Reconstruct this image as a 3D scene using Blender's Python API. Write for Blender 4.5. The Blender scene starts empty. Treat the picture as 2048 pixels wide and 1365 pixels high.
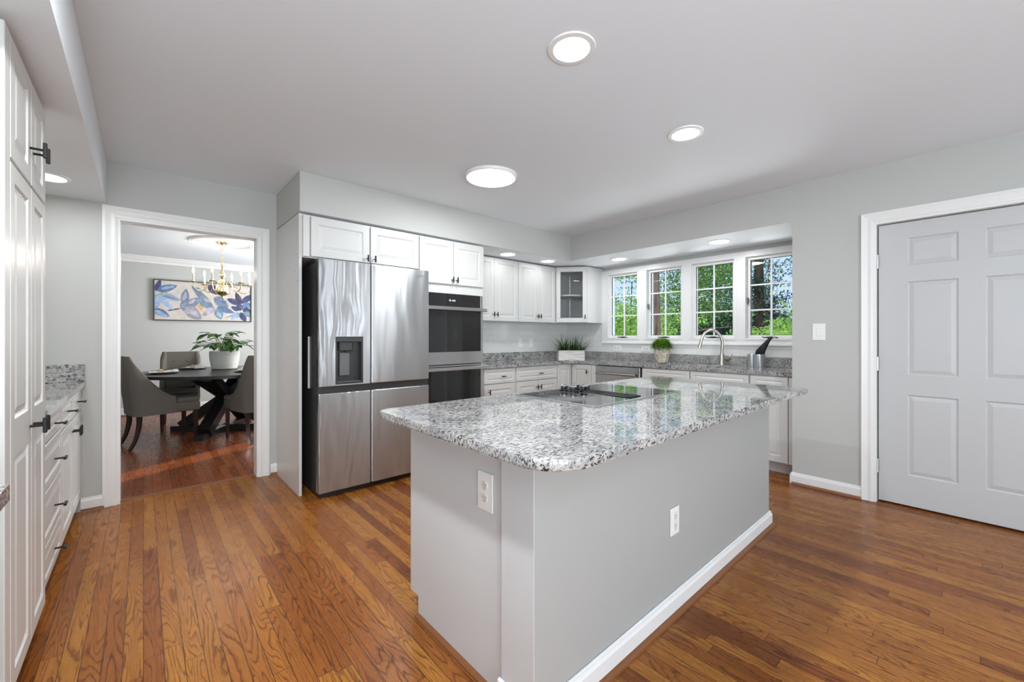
import bpy, bmesh, math, random
from mathutils import Vector, Matrix
PI = math.pi
random.seed(7)
S = bpy.context.scene
C = S.collection

# ------------------------------------------------------------------ camera
cam_d = bpy.data.cameras.new('camera')
cam = bpy.data.objects.new('camera', cam_d); C.objects.link(cam)
cam_d.sensor_width = 36.0
cam_d.lens = 826.04 / 2048 * 36.0
cam_d.shift_y = (673.6 - 682.5) / 2048
cam_d.clip_start = 0.05
cam.location = (0, 0, 1.2)
cam.rotation_euler = (PI / 2, 0, 0.8422 - PI / 2)
S.camera = cam

# ------------------------------------------------------------------ world, sun, fill lights, exposure
S.view_settings.view_transform = 'Standard'
S.view_settings.look = 'None'
S.view_settings.exposure = 0.36
S.view_settings.gamma = 1.0
S.view_settings.use_curve_mapping = False
S.cycles.use_denoising = True
S.cycles.max_bounces = 10
S.cycles.diffuse_bounces = 5
S.cycles.glossy_bounces = 5
S.cycles.transparent_max_bounces = 12
S.cycles.caustics_reflective = False
S.cycles.caustics_refractive = False
S.cycles.sample_clamp_indirect = 4.0

W = bpy.data.worlds.new('sky'); S.world = W; W.use_nodes = True
wn = W.node_tree.nodes; wl = W.node_tree.links
bg = wn['Background']
tc = wn.new('ShaderNodeTexCoord'); sp = wn.new('ShaderNodeSeparateXYZ'); wl.new(tc.outputs['Generated'], sp.inputs[0])
cr = wn.new('ShaderNodeValToRGB'); wl.new(sp.outputs['Z'], cr.inputs[0])
cr.color_ramp.elements[0].position = 0.0; cr.color_ramp.elements[0].color = (0.56, 0.73, 1.0, 1)
cr.color_ramp.elements[1].position = 0.6; cr.color_ramp.elements[1].color = (0.22, 0.42, 0.92, 1)
wl.new(cr.outputs[0], bg.inputs[0])
bg.inputs[1].default_value = 0.98

def light(kind, name, loc, rot, energy, color=(1, 1, 1), **kw):
    d = bpy.data.lights.new(name, kind); d.energy = energy; d.color = color
    for k, v in kw.items(): setattr(d, k, v)
    o = bpy.data.objects.new(name, d); C.objects.link(o)
    o.location = loc; o.rotation_euler = rot
    return o

light('SUN', 'sun', (8, 0, 9), (math.radians(48), 0, math.radians(-62)), 3.2, (1, .95, .86), angle=0.02)
# fill lights added out of view behind the camera and in the dining room
for wx, ww_ in ((-.55, .6), (.25, .6), (2.75, .16), (3.2, .16)):
    light('AREA', 'fill_light_back', (wx, -3.36, 1.2), (math.radians(117), 0, 0), 84 * ww_, (.84, .93, 1), shape='RECTANGLE', size=ww_, size_y=1.9)
light('AREA', 'fill_light_side', (-0.99, -1.05, 1.35), (math.radians(148), 0, math.radians(-90)), 52, (.82, .92, 1), shape='RECTANGLE', size=1.7, size_y=1.7)
light('AREA', 'fill_light_dining', (2.95, 6.6, 1.4), (math.radians(112), 0, math.radians(90)), 86, (.97, .98, 1), shape='RECTANGLE', size=1.8, size_y=1.5)
# added area light outside, lifting the bay soffit like bounce from sunlit ground
light('AREA', 'fill_light_bay', (7.6, 2.2, 0.0), (math.radians(118), 0, math.radians(90)), 210, (.92, .97, 1), shape='RECTANGLE', size=5.0, size_y=1.6)

# ------------------------------------------------------------------ materials
def mat(name, col, rough=0.5, metal=0.0, spec=0.5, **kw):
    m = bpy.data.materials.new(name); m.use_nodes = True
    b = m.node_tree.nodes['Principled BSDF']
    b.inputs['Base Color'].default_value = (*col, 1)
    b.inputs['Roughness'].default_value = rough
    b.inputs['Metallic'].default_value = metal
    b.inputs['Specular IOR Level'].default_value = spec
    for k, v in kw.items(): b.inputs[k].default_value = v
    return m

def srgb(r, g, b):
    f = lambda c: (c / 255 / 12.92) if c <= 10 else ((c / 255 + .055) / 1.055) ** 2.4
    return (f(r), f(g), f(b))

class NT:
    def __init__(s, m):
        s.m = m; s.n = m.node_tree.nodes; s.l = m.node_tree.links; s.b = s.n['Principled BSDF']
    def new(s, t, **kw):
        o = s.n.new(t)
        for k, v in kw.items(): setattr(o, k, v)
        return o
    def put(s, sock, v):
        if hasattr(v, 'is_output') or isinstance(v, bpy.types.NodeSocket): s.l.new(v, sock)
        else: sock.default_value = v
    def math(s, op, a, b=0.0, c=0.0):
        o = s.new('ShaderNodeMath', operation=op)
        s.put(o.inputs[0], a); s.put(o.inputs[1], b); s.put(o.inputs[2], c)
        return o.outputs[0]
    def coord(s, which='Object'):
        return s.new('ShaderNodeTexCoord').outputs[which]
    def mapping(s, v, scale=(1, 1, 1), loc=(0, 0, 0)):
        o = s.new('ShaderNodeMapping'); s.l.new(v, o.inputs[0])
        o.inputs['Scale'].default_value = scale; o.inputs['Location'].default_value = loc
        return o.outputs[0]
    def noise(s, v, scale, detail=2.0, rough=0.5, dist=0.0):
        o = s.new('ShaderNodeTexNoise'); s.l.new(v, o.inputs['Vector'])
        o.inputs['Scale'].default_value = scale; o.inputs['Detail'].default_value = detail
        o.inputs['Roughness'].default_value = rough; o.inputs['Distortion'].default_value = dist
        return o.outputs[0]
    def ramp(s, fac, stops, interp='LINEAR'):
        o = s.new('ShaderNodeValToRGB'); s.l.new(fac, o.inputs[0]); r = o.color_ramp; r.interpolation = interp
        while len(r.elements) < len(stops): r.elements.new(0.5)
        for e, (p, c) in zip(r.elements, stops):
            e.position = p; e.color = (*c, 1) if len(c) == 3 else c
        return o.outputs[0]
    def mix(s, fac, a, b, mode='MIX'):
        o = s.new('ShaderNodeMix', data_type='RGBA', blend_type=mode)
        s.put(o.inputs[0], fac)
        for i, v in ((6, a), (7, b)):
            if isinstance(v, tuple): v = (*v, 1) if len(v) == 3 else v
            s.put(o.inputs[i], v)
        return o.outputs[2]
    def bump(s, h, strength=0.3, dist=0.01):
        o = s.new('ShaderNodeBump'); s.l.new(h, o.inputs['Height'])
        o.inputs['Strength'].default_value = strength; o.inputs['Distance'].default_value = dist
        s.l.new(o.outputs[0], s.b.inputs['Normal'])

M = {}
def paint(name, col, rough, spec=.4, bs=.05):
    m = mat(name, col, rough, 0, spec); t = NT(m)
    n = t.noise(t.coord(), 180, 3)
    t.bump(n, bs, .002)
    big = t.noise(t.coord(), 1.3, 2)
    t.l.new(t.mix(t.math('MULTIPLY', big, .06), col, tuple(c * .8 for c in col)), t.b.inputs['Base Color'])
    return m
M['wall'] = paint('wall_paint', srgb(193, 194, 190), .55)
M['ceiling'] = paint('ceiling_paint', srgb(233, 238, 243), .6)
M['soffit'] = M['wall']
M['cab'] = paint('cabinet_white', srgb(214, 214, 211), .32, .5, .02)
M['trim'] = paint('trim_white', srgb(238, 238, 236), .3, .5, .02)
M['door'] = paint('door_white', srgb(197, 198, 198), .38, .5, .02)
M['island'] = paint('island_grey', srgb(173, 174, 171), .5)
M['island_white'] = paint('island_white_paint', srgb(208, 211, 212), .38)
M['gap'] = mat('dark_gap', (.02, .02, .02), .8)
M['black'] = mat('black_metal', (.012, .012, .012), .35, .4)
M['plastic'] = mat('white_plastic', srgb(240, 240, 238), .35)
M['slot'] = mat('outlet_slot', (.03, .03, .03), .6)
M['ivory'] = mat('outlet_face', srgb(226, 226, 220), .35)
M['chrome'] = mat('chrome', (.8, .8, .8), .12, 1)
M['nickel'] = mat('brushed_nickel', (.50, .47, .43), .26, 1)
M['hinge'] = mat('hinge_steel', (.62, .62, .6), .35, .9)
M['brass'] = mat('polished_brass', (.86, .72, .42), .22, 1)
M['blackglass'] = mat('black_glass', (.012, .012, .012), .05, 0, .6)
M['greymark'] = mat('printed_ring', (.22, .22, .22), .3)
M['darkgrey'] = mat('dark_grey_plastic', (.035, .035, .034), .35)
M['midgrey'] = mat('mid_grey_metal', (.16, .16, .16), .4, .6)
M['glyph'] = mat('display_glyph', (1, 1, 1), .5); 
_b = M['glyph'].node_tree.nodes['Principled BSDF']; _b.inputs['Emission Color'].default_value = (.85, .92, 1, 1); _b.inputs['Emission Strength'].default_value = 1.5

def emis(name, col, strength):
    m = mat(name, (1, 1, 1), .5); b = m.node_tree.nodes['Principled BSDF']
    b.inputs['Emission Color'].default_value = (*col, 1); b.inputs['Emission Strength'].default_value = strength
    return m
M['lamp'] = emis('lamp_lens', (1, .98, .95), 5)
M['lamp_flat'] = emis('flat_lamp_lens', (1, .98, .95), 9)
M['bulb'] = emis('candle_bulb', (1, .94, .84), 100)

def glass(name, f0):
    m = bpy.data.materials.new(name); m.use_nodes = True; t = m.node_tree; t.nodes.clear()
    o = t.nodes.new('ShaderNodeOutputMaterial'); mx = t.nodes.new('ShaderNodeMixShader')
    tr = t.nodes.new('ShaderNodeBsdfTransparent'); gl = t.nodes.new('ShaderNodeBsdfGlossy'); gl.inputs['Roughness'].default_value = 0.0
    lw = t.nodes.new('ShaderNodeFresnel'); lw.inputs['IOR'].default_value = f0
    t.links.new(lw.outputs[0], mx.inputs[0]); t.links.new(tr.outputs[0], mx.inputs[1]); t.links.new(gl.outputs[0], mx.inputs[2])
    t.links.new(mx.outputs[0], o.inputs[0])
    return m
M['glass'] = glass('window_glass', 1.35)

def stainless(name, rough=.2, wav=.5, streak=0.0):
    m = mat(name, (.565, .58, .595), rough, 1); t = NT(m)
    c = t.coord()
    wv = t.noise(t.mapping(c, (8, 8, 1.3)), 1.0, 1.0, .4, .3)
    h = t.math('MULTIPLY', wv, wav)
    if streak:
        s = t.new('ShaderNodeSeparateXYZ'); t.l.new(c, s.inputs[0])
        bend = t.noise(t.mapping(c, (7, 7, 2.4)), 1.0, 1.5)
        ph = t.math('ADD', t.math('MULTIPLY', s.outputs[0], 74.0), t.math('MULTIPLY', bend, 15.0))
        fade = t.new('ShaderNodeMapRange'); fade.interpolation_type = 'SMOOTHSTEP'; t.l.new(s.outputs[0], fade.inputs[0])
        for i, v in ((1, .22), (2, .40), (3, 1.0), (4, .12)): fade.inputs[i].default_value = v
        h = t.math('ADD', h, t.math('MULTIPLY', t.math('MULTIPLY', t.math('SINE', ph), fade.outputs[0]), streak))
    t.bump(h, 1.0, .012)
    br = t.noise(t.mapping(c, (1.5, 1.5, 500)), 2.0, 2)
    t.l.new(t.math('ADD', t.math('MULTIPLY', br, .10), rough - .05), t.b.inputs['Roughness'])
    t.b.inputs['Anisotropic'].default_value = .9
    tg = t.new('ShaderNodeTangent', direction_type='UV_MAP', uv_map='UVMap'); t.l.new(tg.outputs[0], t.b.inputs['Tangent'])
    return m
M['steel'] = stainless('stainless_wavy', .31, .55, .085)
M['steel2'] = stainless('stainless_flat', .30, .1)
M['steel_dark'] = mat('fridge_side', (.12, .12, .118), .38, .7)

def granite():
    m = mat('granite', (.8, .8, .8), .045, 0, 1.0); t = NT(m)
    c = t.coord()
    big = t.noise(c, 9, 3, .6)
    base = t.ramp(big, [(.32, srgb(202, 199, 193)), (.5, srgb(184, 182, 179)), (.68, srgb(156, 156, 158))])
    n1 = t.noise(t.mapping(c, (.7, 1.3, 1)), 76, 6, .68, .3)
    g1 = t.ramp(n1, [(.47, (0, 0, 0)), (.58, (1, 1, 1))])
    col = t.mix(t.math('MULTIPLY', g1, .62), base, srgb(136, 136, 138))
    n2 = t.noise(t.mapping(c, (.55, 1.3, 1), (3, 7, 1)), 106, 5, .62, .5)
    msk = t.ramp(t.noise(c, 15, 2), [(.36, (0, 0, 0)), (.56, (1, 1, 1))])
    g2 = t.ramp(n2, [(.512, (0, 0, 0)), (.562, (1, 1, 1))])
    col = t.mix(t.math('MULTIPLY', g2, t.math('ADD', t.math('MULTIPLY', msk, .50), .50)), col, srgb(34, 34, 36))
    n3 = t.noise(t.mapping(c, (1, 1, 1), (9, 2, 5)), 120, 3, .6)
    g3 = t.ramp(n3, [(.62, (0, 0, 0)), (.68, (1, 1, 1))])
    col = t.mix(t.math('MULTIPLY', g3, .6), col, srgb(70, 68, 68))
    t.l.new(col, t.b.inputs['Base Color'])
    return m
M['granite'] = granite()

def oak(name, ramp, width=.0571, length=1.05, rough=.24, relief=1.0):
    m = mat(name, (.4, .2, .1), rough, 0, .22); t = NT(m)
    c = t.coord(); s = t.new('ShaderNodeSeparateXYZ'); t.l.new(c, s.inputs[0])
    x = t.math('DIVIDE', s.outputs[0], width)
    row = t.math('FLOOR', x); fx = t.math('FRACT', x)
    wn1 = t.new('ShaderNodeTexWhiteNoise', noise_dimensions='1D'); t.l.new(row, wn1.inputs['W'])
    y = t.math('DIVIDE', t.math('ADD', s.outputs[1], t.math('MULTIPLY', wn1.outputs[0], 7.3)), length)
    seg = t.math('FLOOR', y); fy = t.math('FRACT', y)
    cb = t.new('ShaderNodeCombineXYZ'); t.l.new(row, cb.inputs[0]); t.l.new(seg, cb.inputs[1])
    wn2 = t.new('ShaderNodeTexWhiteNoise', noise_dimensions='2D'); t.l.new(cb.outputs[0], wn2.inputs['Vector'])
    pid = wn2.outputs[0]
    base = t.ramp(pid, ramp)
    # grain space: every plank gets its own slice of noise
    off = t.math('MULTIPLY', pid, 91.7)
    g = t.new('ShaderNodeCombineXYZ')
    t.l.new(s.outputs[0], g.inputs[0]); t.l.new(s.outputs[1], g.inputs[1]); t.l.new(off, g.inputs[2])
    low = t.math('ADD', t.noise(t.mapping(g.outputs[0], (13, 1.3, 1)), 1.0, 1.5, .4, .35), t.math('MULTIPLY', t.noise(t.mapping(g.outputs[0], (130, 26, 1)), 1.0, 2, .5), .028))
    ring = t.math('FRACT', t.math('MULTIPLY', low, 19.0))
    line = t.ramp(ring, [(0, (1, 1, 1)), (.10, (.55, .55, .55)), (.30, (.04, .04, .04)), (.90, (.0, .0, .0)), (1.0, (1, 1, 1))])
    fib = t.noise(t.mapping(g.outputs[0], (320, 9, 1)), 1.0, 2.5, .6)
    fibm = t.ramp(fib, [(.42, (0, 0, 0)), (.70, (1, 1, 1))])
    dark = t.mix(1.0, base, (.30, .20, .13), 'MULTIPLY')
    amt = t.math('ADD', t.math('MULTIPLY', line, .80), t.math('MULTIPLY', fibm, .34))
    col = t.mix(t.math('MINIMUM', amt, .85), base, dark)
    blot = t.noise(c, 3.2, 3)
    col = t.mix(t.math('MULTIPLY', t.ramp(blot, [(.4, (0, 0, 0)), (.75, (1, 1, 1))]), .25), col, t.mix(1.0, col, (.6, .5, .42), 'MULTIPLY'))
    e1 = t.math('LESS_THAN', fx, .022); e2 = t.math('GREATER_THAN', fx, .978)
    e3 = t.math('LESS_THAN', fy, .0022)
    gap = t.math('MAXIMUM', t.math('MAXIMUM', e1, e2), e3)
    col = t.mix(t.math('MULTIPLY', gap, .82), col, (.025, .013, .008))
    t.l.new(col, t.b.inputs['Base Color'])
    rn = t.noise(c, 22, 3)
    t.l.new(t.math('ADD', t.math('MULTIPLY', rn, .16), t.math('ADD', rough - .06, t.math('MULTIPLY', line, .08))), t.b.inputs['Roughness'])
    h = t.math('SUBTRACT', t.math('MULTIPLY', t.math('ADD', line, fibm), -.12), t.math('MULTIPLY', gap, 1.0))
    wob = t.noise(c, 6, 1)
    t.bump(t.math('ADD', h, t.math('MULTIPLY', wob, .9)), .30, .0022 * relief)
    return m
M['floor'] = oak('oak_strip_floor', [(0, srgb(144, 84, 36)), (.3, srgb(167, 105, 46)), (.6, srgb(174, 116, 50)), (.85, srgb(152, 91, 38)), (1, srgb(126, 70, 29))])
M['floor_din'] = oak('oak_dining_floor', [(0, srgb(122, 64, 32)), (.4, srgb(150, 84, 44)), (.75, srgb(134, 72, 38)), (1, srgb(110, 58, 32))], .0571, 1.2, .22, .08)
M['wood_trim'] = mat('oak_trim', srgb(128, 80, 46), .35)
def ebony():
    m = mat('ebony_stained_wood', (.014, .012, .011), .3); t = NT(m)
    n = t.noise(t.mapping(t.coord(), (4, 60, 4)), 1, 3)
    t.l.new(t.mix(n, (.006, .005, .005), (.026, .022, .02)), t.b.inputs['Base Color'])
    return m
M['ebony'] = ebony()
M['legwood'] = mat('dark_leg_wood', srgb(48, 26, 20), .3)

def fabric():
    m = mat('taupe_linen', srgb(104, 98, 88), .9, 0, .2); t = NT(m)
    n = t.noise(t.mapping(t.coord(), (1, 1, 1)), 420, 2)
    t.l.new(t.mix(n, srgb(94, 89, 81), srgb(126, 120, 110)), t.b.inputs['Base Color'])
    t.bump(n, .25, .002)
    return m
M['fabric'] = fabric()

def tile():
    m = mat('white_subway_tile', srgb(226, 226, 222), .16); t = NT(m)
    c = t.coord(); s = t.new('ShaderNodeSeparateXYZ'); t.l.new(c, s.inputs[0])
    cb = t.new('ShaderNodeCombineXYZ'); t.l.new(t.math('ADD', s.outputs[0], s.outputs[1]), cb.inputs[0]); t.l.new(s.outputs[2], cb.inputs[1])
    b = t.new('ShaderNodeTexBrick'); t.l.new(cb.outputs[0], b.inputs['Vector'])
    b.inputs['Scale'].default_value = 1.0; b.inputs['Brick Width'].default_value = .152; b.inputs['Row Height'].default_value = .0762
    b.inputs['Mortar Size'].default_value = .0022; b.inputs['Mortar Smooth'].default_value = .2
    b.inputs['Color1'].default_value = (*srgb(230, 230, 227), 1); b.inputs['Color2'].default_value = (*srgb(226, 226, 223), 1)
    b.inputs['Mortar'].default_value = (*srgb(218, 218, 214), 1)
    t.l.new(b.outputs['Color'], t.b.inputs['Base Color'])
    t.bump(t.math('MULTIPLY', b.outputs['Fac'], -1.0), .4, .002)
    return m
M['tile'] = tile()

def leafmat(name, c1, c2, scale=6, trans=.35):
    m = mat(name, c1, .5, 0, .3); t = NT(m)
    n = t.noise(t.coord(), scale, 2)
    col = t.mix(t.ramp(n, [(.35, (0, 0, 0)), (.65, (1, 1, 1))]), c1, c2)
    t.l.new(col, t.b.inputs['Base Color'])
    tr = t.new('ShaderNodeBsdfTranslucent'); t.l.new(col, tr.inputs[0])
    mx = t.new('ShaderNodeMixShader'); mx.inputs[0].default_value = trans
    out = t.n['Material Output']; t.l.new(t.b.outputs[0], mx.inputs[1]); t.l.new(tr.outputs[0], mx.inputs[2]); t.l.new(mx.outputs[0], out.inputs[0])
    return m
M['leaf_bright'] = leafmat('bright_leaves', srgb(160, 196, 92), srgb(98, 140, 52), 2)
M['leaf_mid'] = leafmat('mid_leaves', srgb(118, 158, 74), srgb(66, 104, 44), 2)
M['leaf_dark'] = leafmat('dark_needles', srgb(70, 98, 74), srgb(40, 62, 50), 2, .15)
M['grassblade'] = leafmat('grass_blades', srgb(64, 100, 36), srgb(30, 56, 20), 20, .2)
M['topiary'] = leafmat('ball_plant_leaves', srgb(134, 182, 56), srgb(70, 118, 32), 60, .2)
M['pothos'] = leafmat('broad_leaves', srgb(84, 128, 46), srgb(24, 62, 26), 26, .12)
M['stem'] = mat('green_stem', srgb(70, 96, 44), .5)
M['soil'] = mat('soil', (.02, .014, .01), .95)
def bark(name, a, b):
    m = mat(name, a, .9, 0, .1); t = NT(m)
    n = t.noise(t.mapping(t.coord(), (9, 9, 1.2)), 2.2, 4)
    t.l.new(t.mix(t.ramp(n, [(.35, (0, 0, 0)), (.65, (1, 1, 1))]), a, b), t.b.inputs['Base Color']); t.bump(n, .6, .03)
    return m
M['bark'] = bark('tree_bark', srgb(120, 104, 92), srgb(74, 62, 56))
M['bark_dark'] = bark('dark_tree_bark', srgb(70, 60, 52), srgb(40, 34, 30))
def stone():
    m = mat('whitewashed_clay', srgb(196, 186, 168), .9); t = NT(m)
    n = t.noise(t.coord(), 38, 4, .65)
    t.l.new(t.ramp(n, [(.35, srgb(150, 138, 116)), (.52, srgb(200, 190, 170)), (.7, srgb(220, 214, 200))]), t.b.inputs['Base Color']); t.bump(n, .4, .004)
    return m
M['clay'] = stone()
def whitewood():
    m = mat('whitewashed_wood', srgb(222, 221, 216), .7); t = NT(m)
    n = t.noise(t.mapping(t.coord(), (6, 6, 90)), 1, 3)
    t.l.new(t.ramp(n, [(.35, srgb(190, 188, 182)), (.55, srgb(228, 227, 222)), (.8, srgb(236, 236, 232))]), t.b.inputs['Base Color'])
    return m
M['whitewood'] = whitewood()
M['ceramic'] = mat('pale_ridged_ceramic', srgb(206, 203, 196), .55)
M['plate_dark'] = mat('charcoal_charger', srgb(52, 52, 50), .4)
M['plate'] = mat('grey_stoneware', srgb(150, 148, 142), .35)
M['napkin'] = mat('white_linen_napkin', srgb(220, 218, 214), .9)
M['ring'] = mat('tan_napkin_ring', srgb(200, 170, 120), .6)
M['candle'] = mat('candle_sleeve', srgb(240, 236, 224), .5)
M['grass'] = leafmat('lawn', srgb(80, 120, 50), srgb(50, 86, 36), 3, .0)
M['caster_white'] = M['plastic']

# ------------------------------------------------------------------ mesh helpers
def finish(bm, name, m, parent=None, smooth=False, ang=35):
    me = bpy.data.meshes.new(name)
    bmesh.ops.recalc_face_normals(bm, faces=bm.faces)
    bm.to_mesh(me); bm.free()
    ms = m if isinstance(m, (list, tuple)) else [m]
    for x in ms: me.materials.append(M[x] if isinstance(x, str) else x)
    if smooth:
        for p in me.polygons: p.use_smooth = True
        try: me.set_sharp_from_angle(angle=math.radians(ang))
        except Exception: pass
    if any(x in ('steel', 'steel2') for x in ms if isinstance(x, str)):      # brushing direction
        uv = me.uv_layers.new(name='UVMap')
        for lp in me.loops:
            p = me.vertices[lp.vertex_index].co; uv.data[lp.index].uv = (p.z, p.x + p.y)
    o = bpy.data.objects.new(name, me); C.objects.link(o)
    if parent is not None: o.parent = parent
    return o

def tag(o, label=None, cat=None, group=None, kind=None):
    if label: o['label'] = label
    if cat: o['category'] = cat
    if group: o['group'] = group
    if kind: o['kind'] = kind
    return o

def thing(name, label, cat, loc=(0, 0, 0), rz=0, group=None):
    o = bpy.data.objects.new(name, None); C.objects.link(o)
    o.empty_display_size = .05
    o.location = loc; o.rotation_euler = (0, 0, rz)
    return tag(o, label, cat, group)

def BM(): return bmesh.new()

def box(bm, x0, y0, z0, x1, y1, z1, bev=0.0, mi=0, seg=1):
    x0, x1 = min(x0, x1), max(x0, x1); y0, y1 = min(y0, y1), max(y0, y1); z0, z1 = min(z0, z1), max(z0, z1)
    vs = [bm.verts.new(p) for p in ((x0, y0, z0), (x1, y0, z0), (x1, y1, z0), (x0, y1, z0), (x0, y0, z1), (x1, y0, z1), (x1, y1, z1), (x0, y1, z1))]
    fs = [bm.faces.new([vs[i] for i in q]) for q in ((0, 3, 2, 1), (4, 5, 6, 7), (0, 1, 5, 4), (1, 2, 6, 5), (2, 3, 7, 6), (3, 0, 4, 7))]
    for f in fs: f.material_index = mi
    if bev > 0:
        es = list({e for f in fs for e in f.edges})
        r = bmesh.ops.bevel(bm, geom=es, offset=bev, segments=seg, affect='EDGES', profile=.5)
        for f in r['faces']: f.material_index = mi
    return vs

def prism(bm, poly, z0, z1, bev=0.0, seg=2, mi=0):
    n = len(poly)
    a = [bm.verts.new((x, y, z0)) for x, y in poly]; b = [bm.verts.new((x, y, z1)) for x, y in poly]
    fs = [bm.faces.new(a[::-1]), bm.faces.new(b)]
    for i in range(n): fs.append(bm.faces.new((a[i], a[(i + 1) % n], b[(i + 1) % n], b[i])))
    for f in fs: f.material_index = mi
    if bev > 0:
        es = [e for f in fs[:2] for e in f.edges]
        bmesh.ops.bevel(bm, geom=es, offset=bev, segments=seg, affect='EDGES', profile=.5)

def lathe(bm, prof, c=(0, 0, 0), seg=24, axis='Z', mi=0, caps=True):
    rings = []
    for r, z in prof:
        ring = []
        for k in range(seg):
            a = 2 * PI * k / seg
            p = (r * math.cos(a), r * math.sin(a), z)
            if axis == 'Y': p = (p[0], p[2], p[1])
            if axis == 'X': p = (p[2], p[0], p[1])
            ring.append(bm.verts.new((c[0] + p[0], c[1] + p[1], c[2] + p[2])))
        rings.append(ring)
    for i in range(len(rings) - 1):
        for k in range(seg):
            f = bm.faces.new((rings[i][k], rings[i][(k + 1) % seg], rings[i + 1][(k + 1) % seg], rings[i + 1][k])); f.material_index = mi
    if caps:
        for ring, (r, z) in ((rings[0], prof[0]), (rings[-1], prof[-1])):
            if r > 1e-6:
                f = bm.faces.new(ring); f.material_index = mi

def tube(bm, pts, rad, seg=8, mi=0, caps=True):
    pts = [Vector(p) for p in pts]; n = len(pts)
    rs = rad if isinstance(rad, (list, tuple)) else [rad] * n
    t0 = (pts[1] - pts[0]).normalized()
    ref = Vector((0, 0, 1)) if abs(t0.z) < .9 else Vector((1, 0, 0))
    u = t0.cross(ref).normalized(); rings = []
    for i, p in enumerate(pts):
        t = (pts[min(i + 1, n - 1)] - pts[max(i - 1, 0)]).normalized()
        u = (u - t * u.dot(t))
        u = u.normalized() if u.length > 1e-6 else t.orthogonal().normalized()
        v = t.cross(u)
        rings.append([bm.verts.new(p + (u * math.cos(2 * PI * k / seg) + v * math.sin(2 * PI * k / seg)) * rs[i]) for k in range(seg)])
    for i in range(n - 1):
        for k in range(seg):
            f = bm.faces.new((rings[i][k], rings[i][(k + 1) % seg], rings[i + 1][(k + 1) % seg], rings[i + 1][k])); f.material_index = mi
    if caps:
        bm.faces.new(rings[0][::-1]).material_index = mi; bm.faces.new(rings[-1]).material_index = mi

def spline(pts, n=8):
    P = [Vector(p) for p in pts]; P = [P[0]] + P + [P[-1]]; out = []
    for i in range(1, len(P) - 2):
        for k in range(n):
            t = k / n
            out.append(.5 * ((2 * P[i]) + (-P[i - 1] + P[i + 1]) * t + (2 * P[i - 1] - 5 * P[i] + 4 * P[i + 1] - P[i + 2]) * t * t + (-P[i - 1] + 3 * P[i] - 3 * P[i + 1] + P[i + 2]) * t ** 3))
    out.append(P[-2])
    return out

def holes_plane(bm, u0, v0, u1, v1, fn, rects=(), circs=()):
    """a plane with rectangular and round holes; fn maps (u, v) to a point"""
    cells = [(c[0] - c[2] * 1.3, c[1] - c[2] * 1.3, c[0] + c[2] * 1.3, c[1] + c[2] * 1.3) for c in circs]
    allr = list(rects) + cells
    us = sorted({round(x, 5) for x in [u0, u1] + [r[0] for r in allr] + [r[2] for r in allr] if u0 - 1e-6 <= x <= u1 + 1e-6})
    vs = sorted({round(x, 5) for x in [v0, v1] + [r[1] for r in allr] + [r[3] for r in allr] if v0 - 1e-6 <= x <= v1 + 1e-6})
    vd = {}
    def V(u, v):
        k = (round(u, 5), round(v, 5))
        if k not in vd: vd[k] = bm.verts.new(fn(u, v))
        return vd[k]
    for i in range(len(us) - 1):
        for j in range(len(vs) - 1):
            cu, cv = (us[i] + us[i + 1]) / 2, (vs[j] + vs[j + 1]) / 2
            if any(r[0] < cu < r[2] and r[1] < cv < r[3] for r in allr): continue
            bm.faces.new((V(us[i], vs[j]), V(us[i + 1], vs[j]), V(us[i + 1], vs[j + 1]), V(us[i], vs[j + 1])))
    for (cx, cy, r), q in zip(circs, cells):
        n = 32; h = r * 1.3
        outer, inner = [], []
        for k in range(n):
            a = 2 * PI * k / n + PI / 4
            dx, dy = math.cos(a), math.sin(a); s = h / max(abs(dx), abs(dy))
            outer.append(bm.verts.new(fn(cx + dx * s, cy + dy * s))); inner.append(bm.verts.new(fn(cx + dx * r, cy + dy * r)))
        for k in range(n):
            bm.faces.new((outer[k], outer[(k + 1) % n], inner[(k + 1) % n], inner[k]))

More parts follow.
